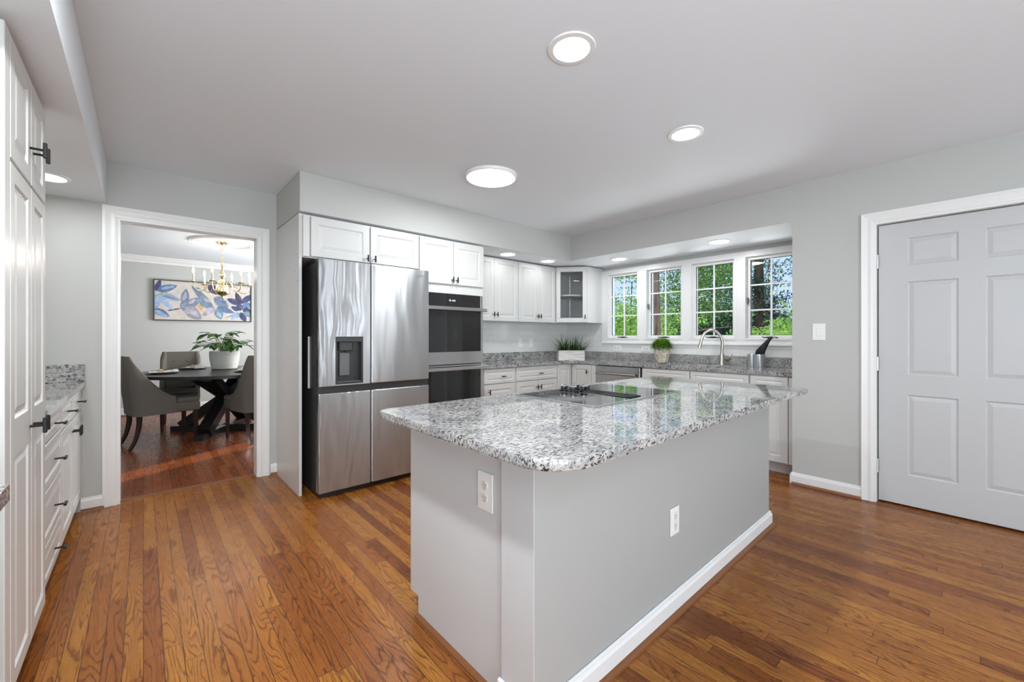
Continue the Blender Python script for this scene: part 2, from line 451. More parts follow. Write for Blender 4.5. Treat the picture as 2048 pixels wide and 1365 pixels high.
def raised(bm, x0, z0, x1, z1, yb=0.0, t=.02, panels=None, frame=.055, mi=0):
    """cabinet or door front facing -y with raised panel(s); back at yb, front at yb - t"""
    yf = yb - t
    if panels is None: panels = [(x0 + frame, z0 + frame, x1 - frame, z1 - frame)]
    e = .003
    def q(a, b, c, d):
        f = bm.faces.new([bm.verts.new(p) for p in (a, b, c, d)]); f.material_index = mi
    us = sorted({x0 + e, x1 - e} | {p[0] for p in panels} | {p[2] for p in panels})
    vs = sorted({z0 + e, z1 - e} | {p[1] for p in panels} | {p[3] for p in panels})
    for i in range(len(us) - 1):
        for j in range(len(vs) - 1):
            cu, cv = (us[i] + us[i + 1]) / 2, (vs[j] + vs[j + 1]) / 2
            if any(p[0] < cu < p[2] and p[1] < cv < p[3] for p in panels): continue
            q((us[i], yf, vs[j]), (us[i + 1], yf, vs[j]), (us[i + 1], yf, vs[j + 1]), (us[i], yf, vs[j + 1]))
    def loop(r1, y1, r2, y2):
        c1 = [(r1[0], y1, r1[1]), (r1[2], y1, r1[1]), (r1[2], y1, r1[3]), (r1[0], y1, r1[3])]
        c2 = [(r2[0], y2, r2[1]), (r2[2], y2, r2[1]), (r2[2], y2, r2[3]), (r2[0], y2, r2[3])]
        for k in range(4): q(c1[k], c1[(k + 1) % 4], c2[(k + 1) % 4], c2[k])
        return c2
    for p in panels:
        w = min(p[2] - p[0], p[3] - p[1])
        steps = [(0, 0), (.006, .006), (.010, .0075), (.034, .001)] if w > .11 else [(0, 0), (.005, .005), (.008, .006), (.022, .001)]
        prev = None
        for ins, dep in steps:
            r = (p[0] + ins, p[1] + ins, p[2] - ins, p[3] - ins); y = yf + dep
            if prev: c = loop(prev[0], prev[1], r, y)
            prev = (r, y)
        q(*c)
    R0 = (x0 + e, z0 + e, x1 - e, z1 - e); R1 = (x0, z0, x1, z1)
    loop(R0, yf, R1, yf + e); c = loop(R1, yf + e, R1, yb)
    q(c[3], c[2], c[1], c[0])

def tbar(name, parent, x, z, y, vert=True, L=.055, so=.032):
    bm = BM(); w = .0055
    tube(bm, [(x, y, z), (x, y - so, z)], .0045, 8)
    if vert: box(bm, x - w, y - so - .010, z - L / 2, x + w, y - so + .001, z + L / 2, .002)
    else: box(bm, x - L / 2, y - so - .010, z - w, x + L / 2, y - so + .001, z + w, .002)
    return finish(bm, name, 'black', parent)

def front(root, kind, x0, z0, x1, z1, handle=None, frame=.055, flat=False, yb=-.002, panels=None, g=.0015):
    bm = BM()
    x0 += g; x1 -= g; z0 += g; z1 -= g
    if flat: box(bm, x0, yb - .02, z0, x1, yb, z1, .002)
    else: raised(bm, x0, z0, x1, z1, yb, .02, panels, frame)
    d = finish(bm, kind, 'cab', root)
    if handle:
        hx, hz, vert = handle
        h = tbar('handle', d, hx, hz, yb - .02, vert)
    return d

def body(root, W_, D, z0, z1, toe=0.0, name='body', m='cab'):
    bm = BM()
    if toe:
        box(bm, 0, 0, z0 + toe, W_, D, z1); box(bm, .0, .07, z0, W_, D, z0 + toe)
    else: box(bm, 0, 0, z0, W_, D, z1)
    return finish(bm, name, m, root)

def text_mesh(txt, size, name, m, parent, loc, rot, ext=.0006):
    cu = bpy.data.curves.new(name, 'FONT'); cu.body = txt; cu.size = size; cu.extrude = ext; cu.align_x = 'CENTER'; cu.align_y = 'CENTER'
    o = bpy.data.objects.new(name, cu); C.objects.link(o)
    dg = bpy.context.evaluated_depsgraph_get()
    me = bpy.data.meshes.new_from_object(o.evaluated_get(dg))
    bpy.data.objects.remove(o); bpy.data.curves.remove(cu)
    me.materials.clear(); me.materials.append(M[m])
    q = bpy.data.objects.new(name, me); C.objects.link(q); q.parent = parent; q.location = loc; q.rotation_euler = rot
    return q

def struct(name, bm, m, parent=None, smooth=False):
    o = finish(bm, name, m, parent, smooth)
    if parent is None: o['kind'] = 'structure'
    return o

# ================================================================== dimensions
CZ = 2.44; SZ = 2.14
XL, XB, XW = -.94, 3.96, 4.73            # left wall, right wall, window wall
YD, YS, YR = 4.075, 3.35, -3.3           # dining wall, soffit front, rear wall
YBAY = .995
DY0, DY1 = 4.195, 8.55                    # dining room
DX0, DX1 = -1.6, 3.0
CT = .893                                 # worktop height
IT = .888                                 # island worktop height

# ================================================================== structure
bm = BM(); box(bm, XL - .1, YR - .1, -.06, XW + .1, YD + .055, 0); struct('floor', bm, 'floor')
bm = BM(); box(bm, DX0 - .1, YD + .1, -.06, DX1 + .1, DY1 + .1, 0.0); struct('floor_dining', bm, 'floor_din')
bm = BM(); box(bm, -.14, YD + .05, -.055, .736, YD + .11, .004, .003); struct('trim_1', bm, 'wood_trim')

# lamps: (x, y, z, radius of the hole, deep)
CANS = [(1.374, 1.155, CZ, .074, True), (2.467, 1.175, CZ, .074, True)]
SOFF = [(-.425, 3.61, SZ, .085), (-.455, 2.84, SZ, .085)]
BAYL = [(3.09, 3.535, SZ, .085), (3.745, 3.53, SZ, .085), (4.285, 2.864, SZ, .085), (4.24, 1.677, SZ, .085)]
bm = BM()
holes_plane(bm, XL, YR, XW, YD, lambda u, v: (u, v, CZ), circs=[(c[0], c[1], c[3]) for c in CANS])
box(bm, XL - .1, YR - .1, CZ + .22, XW + .1, YD + .1, CZ + .3)
struct('ceiling', bm, 'ceiling')
bm = BM()
holes_plane(bm, XL, YR, -.195, YD, lambda u, v: (u, v, SZ), circs=[(c[0], c[1], c[3] - .006) for c in SOFF])
box(bm, -.205, YR, SZ + .001, -.1955, YD, CZ - .001)
struct('ceiling_soffit_left', bm, 'ceiling')
bm = BM()
holes_plane(bm, .8705, YS + .0005, XB, YD, lambda u, v: (u, v, SZ), circs=[(c[0], c[1], c[3] - .006) for c in BAYL[:2]])
holes_plane(bm, XB, YBAY, XW, YD, lambda u, v: (u, v, SZ), circs=[(c[0], c[1], c[3] - .006) for c in BAYL[2:]])
struct('ceiling_soffit', bm, 'ceiling')
bm = BM()
box(bm, .87, YS, SZ + .001, XB + .01, YS + .012, CZ - .001); box(bm, .87, YS + .012, SZ + .001, .88, YD, CZ - .001)
struct('wall_soffit', bm, 'wall')

def wall(name, u0, v0, u1, v1, fn_in, fn_out, rects=(), m='wall'):
    bm = BM()
    holes_plane(bm, u0, v0, u1, v1, fn_in, rects); holes_plane(bm, u0, v0, u1, v1, fn_out, rects)
    def strip(a, b):
        bm.faces.new([bm.verts.new(p) for p in (fn_in(*a), fn_in(*b), fn_out(*b), fn_out(*a))])
    for r in list(rects) + [(u0, v0, u1, v1)]:
        if r[1] > .05: strip((r[0], r[1]), (r[2], r[1]))
        strip((r[2], r[1]), (r[2], r[3])); strip((r[2], r[3]), (r[0], r[3])); strip((r[0], r[3]), (r[0], r[1]))
    return struct(name, bm, m)

# left and rear walls (openings added for fill lights), dining wall with the doorway
wall('wall_left', YR, 0, YD, CZ, lambda u, v: (XL, u, v), lambda u, v: (XL - .1, u, v), [(-1.95, .5, -.15, 2.1)])
wall('wall_back', XL, 0, XB, CZ, lambda u, v: (u, YR, v), lambda u, v: (u, YR - .1, v), [(-.85, .1, -.25, 2.2), (-.05, .1, .55, 2.2), (2.67, .3, 2.83, 2.2), (3.12, .3, 3.28, 2.2)])  # narrow openings at the right added to streak the fridge reflection
wall('wall_dining', XL - .1, 0, XW, CZ, lambda u, v: (u, YD, v), lambda u, v: (u, DY0, v), [(-.14, -.01, .736, 2.05)])
# right wall: solid part with the door opening, then header above the bay
wall('wall_right', YR, 0, YBAY, CZ, lambda u, v: (XB, u, v), lambda u, v: (XB + .115, u, v), [(-.465, -.01, .492, 2.03)])
bm = BM(); box(bm, XB, YBAY, SZ + .001, XB + .012, YS, CZ - .001); struct('wall_bay_header', bm, 'wall')
bm = BM(); box(bm, XB + .115, YBAY - .09, 0, XW, YBAY, SZ); struct('wall_bay_side', bm, 'wall')
bm = BM(); box(bm, XB + .2, -.6, 0, XB + .22, .6, 2.2); struct('wall_closet', bm, 'wall')
WINS = [(2.872, 3.323), (2.292, 2.743), (1.711, 2.173), (1.153, 1.60)]   # sash openings along y
wz0, wz1 = 1.183, 2.033
wall('wall_window', YBAY - .1, 0, YD, CZ, lambda u, v: (XW, u, v), lambda u, v: (XW + .15, u, v), [(a, wz0, b, wz1) for a, b in WINS])
# dining room walls
wall('wall_dining_far', DX0, 0, DX1, CZ, lambda u, v: (u, DY1, v), lambda u, v: (u, DY1 + .1, v))
wall('wall_dining_left', DY0, 0, DY1, CZ, lambda u, v: (DX0, u, v), lambda u, v: (DX0 - .1, u, v))
wall('wall_dining_right', DY0, 0, DY1, CZ, lambda u, v: (DX1, u, v), lambda u, v: (DX1 + .1, u, v), [(5.7, .6, 7.5, 2.15)])  # unseen opening added for the dining fill light
bm = BM(); box(bm, DX0 - .1, DY0, CZ, DX1 + .1, DY1 + .1, CZ + .08); struct('ceiling_dining', bm, 'ceiling')

# baseboards: profile board with a cap, and a brown shoe strip
def baseboard(name, p0, p1, nrm, h=.092, t=.014, shoe=True):
    """from p0 to p1 on the floor, thickness grows along nrm"""
    a, b, n = Vector((*p0, 0)), Vector((*p1, 0)), Vector((*nrm, 0))
    prof = [(0, 0), (t, 0), (t, h - .022), (t - .005, h - .012), (t - .006, h - .004), (.003, h), (0, h)]
    def ext(prof, mname, nm, parent=None):
        bm = BM()
        A = [bm.verts.new(a + n * x + Vector((0, 0, z))) for x, z in prof]; B = [bm.verts.new(b + n * x + Vector((0, 0, z))) for x, z in prof]
        k = len(prof)
        for i in range(k): bm.faces.new((A[i], A[(i + 1) % k], B[(i + 1) % k], B[i]))
        bm.faces.new(A[::-1]); bm.faces.new(B)
        return finish(bm, nm, mname, parent)
    o = ext(prof, 'trim', name); o['kind'] = 'structure'
    if shoe:
        s = [(t, 0), (t + .018, 0), (t + .016, .008), (t + .010, .015), (t, .018)]
        ext(s, 'wood_trim', 'shoe_moulding', o)
    return o
baseboard('baseboard_dining_left', (-.32, YD), (-.205, YD), (0, -1))
baseboard('baseboard_dining_right', (.822, YD), (.87, YD), (0, -1))
baseboard('baseboard_right', (XB, .556), (XB, YBAY), (-1, 0))
baseboard('baseboard_bay', (XB - .014, YBAY), (XB + .2, YBAY), (0, 1))
baseboard('baseboard_dining_far', (DX0, DY1), (DX1, DY1), (0, -1), .12)
baseboard('baseboard_dining_side', (DX0, DY0), (DX0, DY1), (1, 0), .12)
baseboard('baseboard_right_far', (XB, YR), (XB, -.545), (-1, 0))
# crown moulding in the dining room
bm = BM()
prof = [(0, 0), (.085, 0), (.085, -.012), (.07, -.018), (.05, -.045), (.022, -.07), (.016, -.082), (.016, -.095), (0, -.1)]
A = [bm.verts.new((DX0, DY1 - x, CZ + z)) for x, z in prof]; B = [bm.verts.new((DX1, DY1 - x, CZ + z)) for x, z in prof]
for i in range(len(prof)): bm.faces.new((A[i], A[(i + 1) % len(prof)], B[(i + 1) % len(prof)], B[i]))
struct('trim_2', bm, 'trim')

# casings: moulded boards round the doorway and the door
def casing(name, fn, u0, u1, vtop, w=.075, jamb=.12, jt=.016):
    """fn(u, v, out) -> world point; opening u0..u1, top vtop; out is toward the kitchen"""
    bm = BM()
    prof = [(0, .004), (0, .010), (.012, .013), (.030, .010), (.044, .014), (.060, .020), (w, .020), (w, 0)]
    def bar(path):
        rows = []
        for (cu, cv, du, dv) in path: rows.append([bm.verts.new(fn(cu + du * s, cv + dv * s, o)) for s, o in prof])
        for i in range(len(rows) - 1):
            for k in range(len(prof) - 1): bm.faces.new((rows[i][k], rows[i][k + 1], rows[i + 1][k + 1], rows[i + 1][k]))
        bm.faces.new(rows[0]); bm.faces.new(rows[-1])
    g = 1 if u1 > u0 else -1
    bar([(u0, 0.001, -g, 0), (u0, vtop, -g, 1), (u1, vtop, g, 1), (u1, 0.001, g, 0)])
    def slab(ua, va, ub, vb):
        p = [fn(u, v, o) for o in (.004, -jamb) for u, v in ((ua, va), (ub, va), (ub, vb), (ua, vb))]
        v = [bm.verts.new(x) for x in p]
        for qd in ((0, 1, 2, 3), (4, 7, 6, 5), (0, 4, 5, 1), (1, 5, 6, 2), (2, 6, 7, 3), (3, 7, 4, 0)): bm.faces.new([v[i] for i in qd])
    s = 1 if u1 > u0 else -1
    slab(u0, 0.001, u0 + s * jt, vtop - jt); slab(u1 - s * jt, 0.001, u1, vtop - jt); slab(u0, vtop - jt, u1, vtop)
    return struct(name, bm, 'trim')
casing('trim_3', lambda u, v, o: (u, YD - o, v), -.14, .736, 2.05)
casing('trim_4', lambda u, v, o: (XB - o, u, v), .492, -.465, 2.03, .066, .1, .018)

# the panelled door
dr = thing('door_1', None, None, (4.0, .468, .0), -PI / 2); dr['kind'] = 'structure'
bm = BM(); DW = .915
pan = []
for (a, b) in ((.153, .397), (.512, .758)):
    pan += [(a, .225, b, .79), (a, .93, b, 1.585), (a, 1.70, b, 1.892)]
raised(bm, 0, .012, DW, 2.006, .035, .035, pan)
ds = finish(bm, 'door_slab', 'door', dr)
for z in (.212, .952, 1.695):
    bm = BM(); box(bm, -.019, -.006, z, -.001, .002, z + .1); tube(bm, [(-.004, -.008, z), (-.004, -.008, z + .1)], .0065, 8); finish(bm, 'hinge', 'hinge', dr)
bm = BM(); lathe(bm, [(.028, 0), (.028, -.006), (.012, -.01), (.012, -.03), (.026, -.04), (.028, -.052), (.018, -.062), (0, -.064)], (DW - .06, 0, .95), 20, 'Y'); finish(bm, 'door_knob', 'nickel', dr, True)

# ================================================================== windows (bay)
# flat casing boards on the window wall
bm = BM()
ya, yb_ = 1.005, 3.42; za, zb = 1.115, 2.095
holes_plane(bm, ya, za, yb_, zb, lambda u, v: (XW - .018, u, v), [(a, wz0, b, wz1) for a, b in WINS])
for r in [(a, wz0, b, wz1) for a, b in WINS] + [(ya, za, yb_, zb)]:
    for (p, q) in (((r[0], r[1]), (r[2], r[1])), ((r[2], r[1]), (r[2], r[3])), ((r[2], r[3]), (r[0], r[3])), ((r[0], r[3]), (r[0], r[1]))):
        bm.faces.new([bm.verts.new(x) for x in ((XW - .018, *p), (XW - .018, *q), (XW + .004, *q), (XW + .004, *p))])
box(bm, XW - .03, ya, 1.105, XW, yb_, 1.128, .003)          # stool at the bottom
for a, b in WINS:                                             # narrow raised edge round every opening
    for (y0, z0, y1, z1) in ((a - .018, wz0 - .018, b + .018, wz0), (a - .018, wz1, b + .018, wz1 + .018), (a - .018, wz0, a, wz1), (b, wz0, b + .018, wz1)):
        box(bm, XW - .024, y0, z0, XW - .017, y1, z1)
struct('trim_5', bm, 'trim')
def window(n, a, b, crank, lock):
    w = bpy.data.objects.new('window_%d' % n, None); C.objects.link(w); w.location = (XW, (a + b) / 2, wz0); w['kind'] = 'structure'
    hw = (b - a) / 2; hz = wz1 - wz0
    bm = BM(); t = .006
    for (y0, z0, y1, z1) in ((-hw, 0, hw, t), (-hw, hz - t, hw, hz), (-hw, 0, -hw + t, hz), (hw - t, 0, hw, hz)): box(bm, .0, y0, z0, .13, y1, z1)
    finish(bm, 'frame', 'trim', w)
    bm = BM(); s = .032
    for (y0, z0, y1, z1) in ((-hw + t, t, hw - t, s), (-hw + t, hz - s, hw - t, hz - t), (-hw + t, s, -hw + s, hz - s), (hw - s, s, hw - t, hz - s)): box(bm, .022, y0, z0, .065, y1, z1, .003)
    sash = finish(bm, 'sash', 'trim', w)
    bm = BM()
    for (y0, z0, y1, z1) in ((-hw + s, s, hw - s, s + .004), (-hw + s, hz - s - .004, hw - s, hz - s), (-hw + s, s, -hw + s + .004, hz - s), (hw - s - .004, s, hw - s, hz - s)): box(bm, .034, y0, z0, .044, y1, z1)
    finish(bm, 'gasket', 'gap', sash)
    bm = BM(); m_ = .0075; ih = hz - 2 * s
    box(bm, .0285, -m_, s, .0415, m_, hz - s)
    for k in (1, 2): box(bm, .0300, -hw + s, s + ih * k / 3 - m_, .0400, hw - s, s + ih * k / 3 + m_)
    finish(bm, 'muntins', 'trim', sash)
    bm = BM(); bm.faces.new([bm.verts.new(p) for p in ((.045, -hw + s, s), (.045, hw - s, s), (.045, hw - s, hz - s), (.045, -hw + s, hz - s))])
    finish(bm, 'glass_pane', 'glass', sash)
    if crank:
        bm = BM(); box(bm, -.01, -.03, -.006, .03, .03, .012, .004)
        tube(bm, [(-.02, .0, .01), (-.022, -.03, .012), (-.02, -.075, .004)], [.007, .005, .006], 8); tube(bm, [(-.02, 0, .01), (-.022, .05, .008), (-.018, .07, .016)], [.007, .005, .004], 8)
        finish(bm, 'crank_handle', 'black', w)
    if lock:
        bm = BM(); box(bm, .0, hw - .012, hz * .42, .03, hw - .004, hz * .42 + .07, .002); box(bm, -.012, hw - .022, hz * .44, .012, hw - .008, hz * .44 + .05, .003)
        finish(bm, 'lock_lever', 'midgrey', w)
for i, (a, b) in enumerate(WINS): window(i + 1, a, b, True, i in (1, 3))

# ================================================================== tile on the walls behind the worktop
bm = BM()
box(bm, 2.615, YD - .008, CT + .09, XW, YD, 1.40); struct('wall_tiles', bm, 'tile')
bm = BM(); box(bm, XW - .008, YBAY, CT + .09, XW, YD - .008, 1.113); box(bm, XW - .008, 3.42, 1.113, XW, YD - .008, 1.40)
struct('wall_tiles_bay', bm, 'tile')

# ================================================================== ceiling lamps
def can(x, y, r, label):
    t = thing('recessed_light', label, 'light', (x, y, CZ), 0, 'recessed lights of the main ceiling')
    bm = BM(); lathe(bm, [(r + .028, 0), (r + .026, -.006), (r + .004, -.007), (r - .001, -.002), (r - .001, 0)], (0, 0, 0), 40, caps=False); finish(bm, 'trim_ring', 'plastic', t, True)
    bm = BM(); lathe(bm, [(r - .001, .0), (r * .66, .085)], (0, 0, 0), 40, caps=False); finish(bm, 'baffle', 'plastic', t, True)
    bm = BM(); lathe(bm, [(r * .66, .085), (r * .4, .08), (0, .078)], (0, 0, 0), 32, caps=False); finish(bm, 'lens', 'lamp', t)
    light('AREA', 'can_lamp', (x, y, CZ - .001), (0, 0, 0), 3.5, (.93, .97, 1), shape='DISK', size=r * 1.7)
can(*CANS[0][:2], CANS[0][3], 'white recessed can light directly above the cooktop end of the island')
can(*CANS[1][:2], CANS[1][3], 'white recessed can light nearest to the white panelled door')
def wafer(x, y, z, r, label, watt=1.0, name='downlight', m='lamp', grp='flat downlights in the dropped soffits'):
    t = thing(name, label, 'light', (x, y, z), 0, grp)
    bm = BM(); lathe(bm, [(r + .018, 0), (r + .017, -.006), (r, -.009), (r - .004, -.004)], (0, 0, 0), 40, caps=False); finish(bm, 'trim_ring', 'plastic', t, True)
    bm = BM(); lathe(bm, [(r - .003, -.004), (0, -.004)], (0, 0, 0), 40, caps=False); finish(bm, 'lens', m, t)
    light('AREA', 'downlight_lamp', (x, y, z - .006), (0, 0, 0), watt, (.94, .97, 1), shape='DISK', size=r * 1.8)
for (x, y, z, r), lb in zip(SOFF + BAYL, (
        'flat downlight in left soffit above the end of the drawer cabinets', 'flat downlight in left soffit half hidden by the tall pantry',
        'flat downlight above the upper cabinet beside the ovens', 'flat downlight above the upper cabinet beside the glass corner cupboard',
        'flat downlight in bay soffit above the dishwasher', 'flat downlight in bay soffit in front of the rightmost window')):
    wafer(x, y, z, r, lb, 2.6 if x < 0 else (.45 if y > 3.4 else 3.4))
t = thing('flush_light', 'large round flat light on the ceiling in front of fridge', 'light', (2.0, 2.484, CZ))
bm = BM(); lathe(bm, [(.2, 0), (.2, -.012), (.195, -.02), (.185, -.022)], (0, 0, 0), 48, caps=False); finish(bm, 'rim', 'plastic', t, True)
bm = BM(); lathe(bm, [(.186, -.022), (.12, -.026), (0, -.028)], (0, 0, 0), 48, caps=False); finish(bm, 'diffuser', 'lamp_flat', t, True)
light('AREA', 'flush_lamp', (2.0, 2.484, CZ - .03), (0, 0, 0), 15, (.94, .97, 1), shape='DISK', size=.36)
# two unseen cans, moved off grid and boosted as fill behind and beside camera
light('AREA', 'can_lamp', (.08, 1.15, CZ - .004), (0, 0, 0), 27, (.93, .97, 1), shape='DISK', size=.13)
light('AREA', 'can_lamp', (-.05, -1.1, CZ - .004), (0, 0, 0), 6, (.93, .97, 1), shape='DISK', size=.13)

# ================================================================== fridge wall
t = thing('end_panel', 'tall white panel enclosing the left side of the fridge', 'panel', (.87, 3.375, 0))
bm = BM(); box(bm, 0, 0, 0, .02, .70, SZ - .012); finish(bm, 'panel', 'cab', t)
for z in (1.62, 1.70, 1.45):
    bm = BM(); lathe(bm, [(.004, 0), (.004, -.001), (0, -.001)], (0, .16 if z == 1.45 else .02 + (z - 1.6), z), 8, 'X'); finish(bm, 'screw_hole', 'gap', t)

FY = 3.377
t = thing('wall_cabinet', 'wide low white cabinet above the fridge', 'cabinet', (.89, FY, 0))
body(t, .978, .69, 1.80, SZ - .014)
front(t, 'filler_strip', .003, 1.805, .052, SZ - .022, None, flat=True)
front(t, 'door', .057, 1.81, .517, SZ - .024, (.49, 1.845, True))
front(t, 'door', .523, 1.81, .975, SZ - .024, (.552, 1.845, True))

t = thing('oven_cabinet', 'tall white cabinet housing the double ovens', 'cabinet', (1.87, FY, 0))
bm = BM()
box(bm, 0, 0, 0, .02, .69, SZ - .014); box(bm, .72, 0, 0, .74, .69, SZ - .014); box(bm, .02, 0, 1.615, .72, .69, SZ - .014); box(bm, .02, 0, 0, .72, .69, .22); box(bm, .02, .67, .22, .72, .69, 1.615)
finish(bm, 'body', 'cab', t)
front(t, 'door', .0, 1.70, .369, SZ - .024, (.345, 1.745, True))
front(t, 'door', .371, 1.70, .738, SZ - .024, (.396, 1.745, True))

# ovens
t = thing('wall_oven', 'stainless and black double wall oven beside the fridge', 'oven', (1.893, FY - .004, 0))
OW = .694
bm = BM(); box(bm, .0, 0, .225, OW, .55, 1.612); finish(bm, 'body', 'midgrey', t)
bm = BM(); box(bm, 0, -.022, 1.487, OW, 0, 1.612, .002); box(bm, OW - .03, -.024, 1.487, OW, -.001, 1.612, .002, 1); p = finish(bm, 'control_panel', ['blackglass', 'steel2'], t)
bm = BM()
lathe(bm, [(.008, -.0235), (.0058, -.0235)], (.30, 0, 1.548), 16, 'Y', caps=False); box(bm, .305, -.0238, 1.54, .313, -.0232, 1.542)
lathe(bm, [(.0075, -.0235), (.0055, -.0235)], (.334, 0, 1.547), 12, 'Y', caps=False); lathe(bm, [(.0075, -.0235), (.0055, -.0235)], (.353, 0, 1.547), 12, 'Y', caps=False)
box(bm, .322, -.0238, 1.546, .326, -.0232, 1.548)
finish(bm, 'display_icons', 'glyph', p)
def oven_door(z0, z1, hz, steel_bottom):
    bm = BM()
    box(bm, 0, -.03, z0, OW, -.001, z1, .002, 0)
    gz0 = z0 + steel_bottom
    box(bm, .002, -.034, gz0, OW - .032, -.028, z1 - .012, .001, 1)
    d = finish(bm, 'door', ['steel2', 'blackglass'], t)
    bm = BM(); box(bm, .07, -.0348, gz0 + .05, OW - .11, -.0338, z1 - .09, 0); finish(bm, 'window', 'blackglass', d)
    bm = BM(); box(bm, -.015, -.085, hz - .017, OW + .016, -.066, hz + .017, .004)
    for x in (.05, OW - .05): box(bm, x - .012, -.068, hz - .010, x + .012, -.03, hz + .010)
    finish(bm, 'handle', 'steel2', d)
oven_door(.935, 1.482, 1.466, .118)
oven_door(.24, .925, .893, .09)

# fridge
t = thing('refrigerator', 'large four-door stainless steel fridge with water dispenser', 'refrigerator', (.952, 3.18, 0))
FW = .912
bm = BM(); box(bm, .006, .075, .03, FW - .006, .80, 1.755, .004); finish(bm, 'body', 'steel_dark', t)
bm = BM(); box(bm, .02, .06, 0.0, FW - .02, .74, .034); finish(bm, 'base_grille', 'darkgrey', t)
DVX = .392
def fdoor(x0, x1, z0, z1, hole=None):
    bm = BM()
    if hole is None:
        box(bm, x0, 0, z0, x1, .068, z1, .007, 0, 2)
    else:
        hx0, hz0, hx1, hz1 = hole
        holes_plane(bm, x0 + .004, z0 + .004, x1 - .004, z1 - .004, lambda u, v: (u, 0, v), [hole])
        for (a, b) in (((x0 + .004, z0 + .004), (x1 - .004, z0 + .004)), ((x1 - .004, z0 + .004), (x1 - .004, z1 - .004)), ((x1 - .004, z1 - .004), (x0 + .004, z1 - .004)), ((x0 + .004, z1 - .004), (x0 + .004, z0 + .004))):
            def o(p): return (x0 if p[0] < (x0 + x1) / 2 else x1, z0 if p[1] < (z0 + z1) / 2 else z1)
            bm.faces.new([bm.verts.new(q) for q in ((a[0], 0, a[1]), (b[0], 0, b[1]), (o(b)[0], .006, o(b)[1]), (o(a)[0], .006, o(a)[1]))])
            bm.faces.new([bm.verts.new(q) for q in ((o(a)[0], .006, o(a)[1]), (o(b)[0], .006, o(b)[1]), (o(b)[0], .068, o(b)[1]), (o(a)[0], .068, o(a)[1]))])
    return finish(bm, 'door', 'steel', t)
gz0, gz1 = .778, .828
HOLE = (.118, .84, .328, 1.20)
d1 = fdoor(0, DVX - .003, gz1, 1.775, HOLE)
d2 = fdoor(DVX + .003, FW, gz1, 1.775)
d3 = fdoor(0, DVX - .003, .045, gz0)
d4 = fdoor(DVX + .003, FW, .045, gz0)
bm = BM(); box(bm, .0, .016, gz0 - .004, FW, .07, gz1 + .004); box(bm, DVX - .006, .012, .05, DVX + .006, .07, 1.77); finish(bm, 'handle_recess', 'darkgrey', t)
for hx in (.012, FW - .10):
    bm = BM(); box(bm, hx, .10, 1.755, hx + .088, .30, 1.787, .006); finish(bm, 'hinge_cover', 'darkgrey', t)
h0, k0, h1, k1 = HOLE
bm = BM()
D0 = .062
box(bm, h0, .002, k1 - .04, h1, D0, k1, .002); box(bm, h0, .002, k0, h0 + .012, D0, k1 - .04); box(bm, h1 - .012, .002, k0, h1, D0, k1 - .04); box(bm, h0, D0 - .004, k0, h1, D0, k1); box(bm, h0, .001, k0, h1, D0, k0 + .014)
disp = finish(bm, 'dispenser', 'darkgrey', d1)
bm = BM(); box(bm, .16, .040, .90, .24, .056, 1.08, .004); finish(bm, 'paddle', 'midgrey', disp)
bm = BM(); box(bm, .15, .018, 1.09, .255, .056, 1.162, .006); tube(bm, [(.215, .034, 1.14), (.215, .034, 1.075)], [.018, .010], 12); finish(bm, 'nozzle', 'darkgrey', disp, True)
bm = BM(); box(bm, h0 + .016, .008, k0 + .014, h1 - .016, .05, k0 + .02); finish(bm, 'drip_tray', 'midgrey', disp)
bm = BM(); lathe(bm, [(.0, -.0025), (.012, -.0025), (.013, .0)], (FW - .105, 0, 1.722), 20, 'Y', caps=False); e = finish(bm, 'emblem', 'chrome', d2)
text_mesh('LG', .026, 'lettering', 'midgrey', d2, (FW - .072, -.0008, 1.722), (PI / 2, 0, 0))
bm = BM(); box(bm, -.002, .245, .80, .0055, .268, 1.20); o_ = finish(bm, 'edge_strip', 'plastic', t); o_['label'] = 'white strip on the fridge side'

# ================================================================== upper cabinets on the fridge wall
UY = 3.757
def upper(label, x0, x1, xm, hz=1.46):
    t = thing('wall_cabinet', label, 'cabinet', (x0, UY, 0), 0, 'white wall cabinets with two doors')
    w = x1 - x0
    body(t, w, YD - UY - .01, 1.385, SZ - .012)
    front(t, 'door', 0, 1.382, xm - x0, SZ - .02, (xm - x0 - .024, hz, True))
    front(t, 'door', xm - x0, 1.382, w, SZ - .02, (xm - x0 + .026, hz, True))
upper('two-door white wall cabinet next to the double ovens', 2.68, 3.438, 3.058)
upper('two-door white wall cabinet next to glass-fronted corner cupboard', 3.442, 4.118, 3.783)
# corner cupboard with a glass door
t = thing('corner_cabinet', 'white corner wall cupboard with glass door and round shelves', 'cabinet', (0, 0, 0))
P0, P1 = (4.122, UY - .022), (4.383, 3.415)
bm = BM()
outer = [P0, P1, (XW - .009, 3.415), (XW - .009, YD - .009), (4.122, YD - .009)]
prism(bm, outer, 1.385, 1.403); prism(bm, outer, SZ - .03, SZ - .012)
def panel(bm, a, b, th, z0, z1):
    v = Vector((b[0] - a[0], b[1] - a[1])); n = Vector((-v.y, v.x)).normalized() * th
    prism(bm, [a, b, (b[0] + n.x, b[1] + n.y), (a[0] + n.x, a[1] + n.y)], z0, z1)
panel(bm, P1, (XW - .009, 3.415), .016, 1.403, SZ - .03)
panel(bm, (XW - .009, 3.431), (XW - .009, YD - .009), .01, 1.403, SZ - .03)
panel(bm, (XW - .009, YD - .009), (4.122, YD - .009), .01, 1.403, SZ - .03)
panel(bm, (4.122, YD - .019), (4.122, UY - .022), .016, 1.403, SZ - .03)
finish(bm, 'body', 'cab', t)
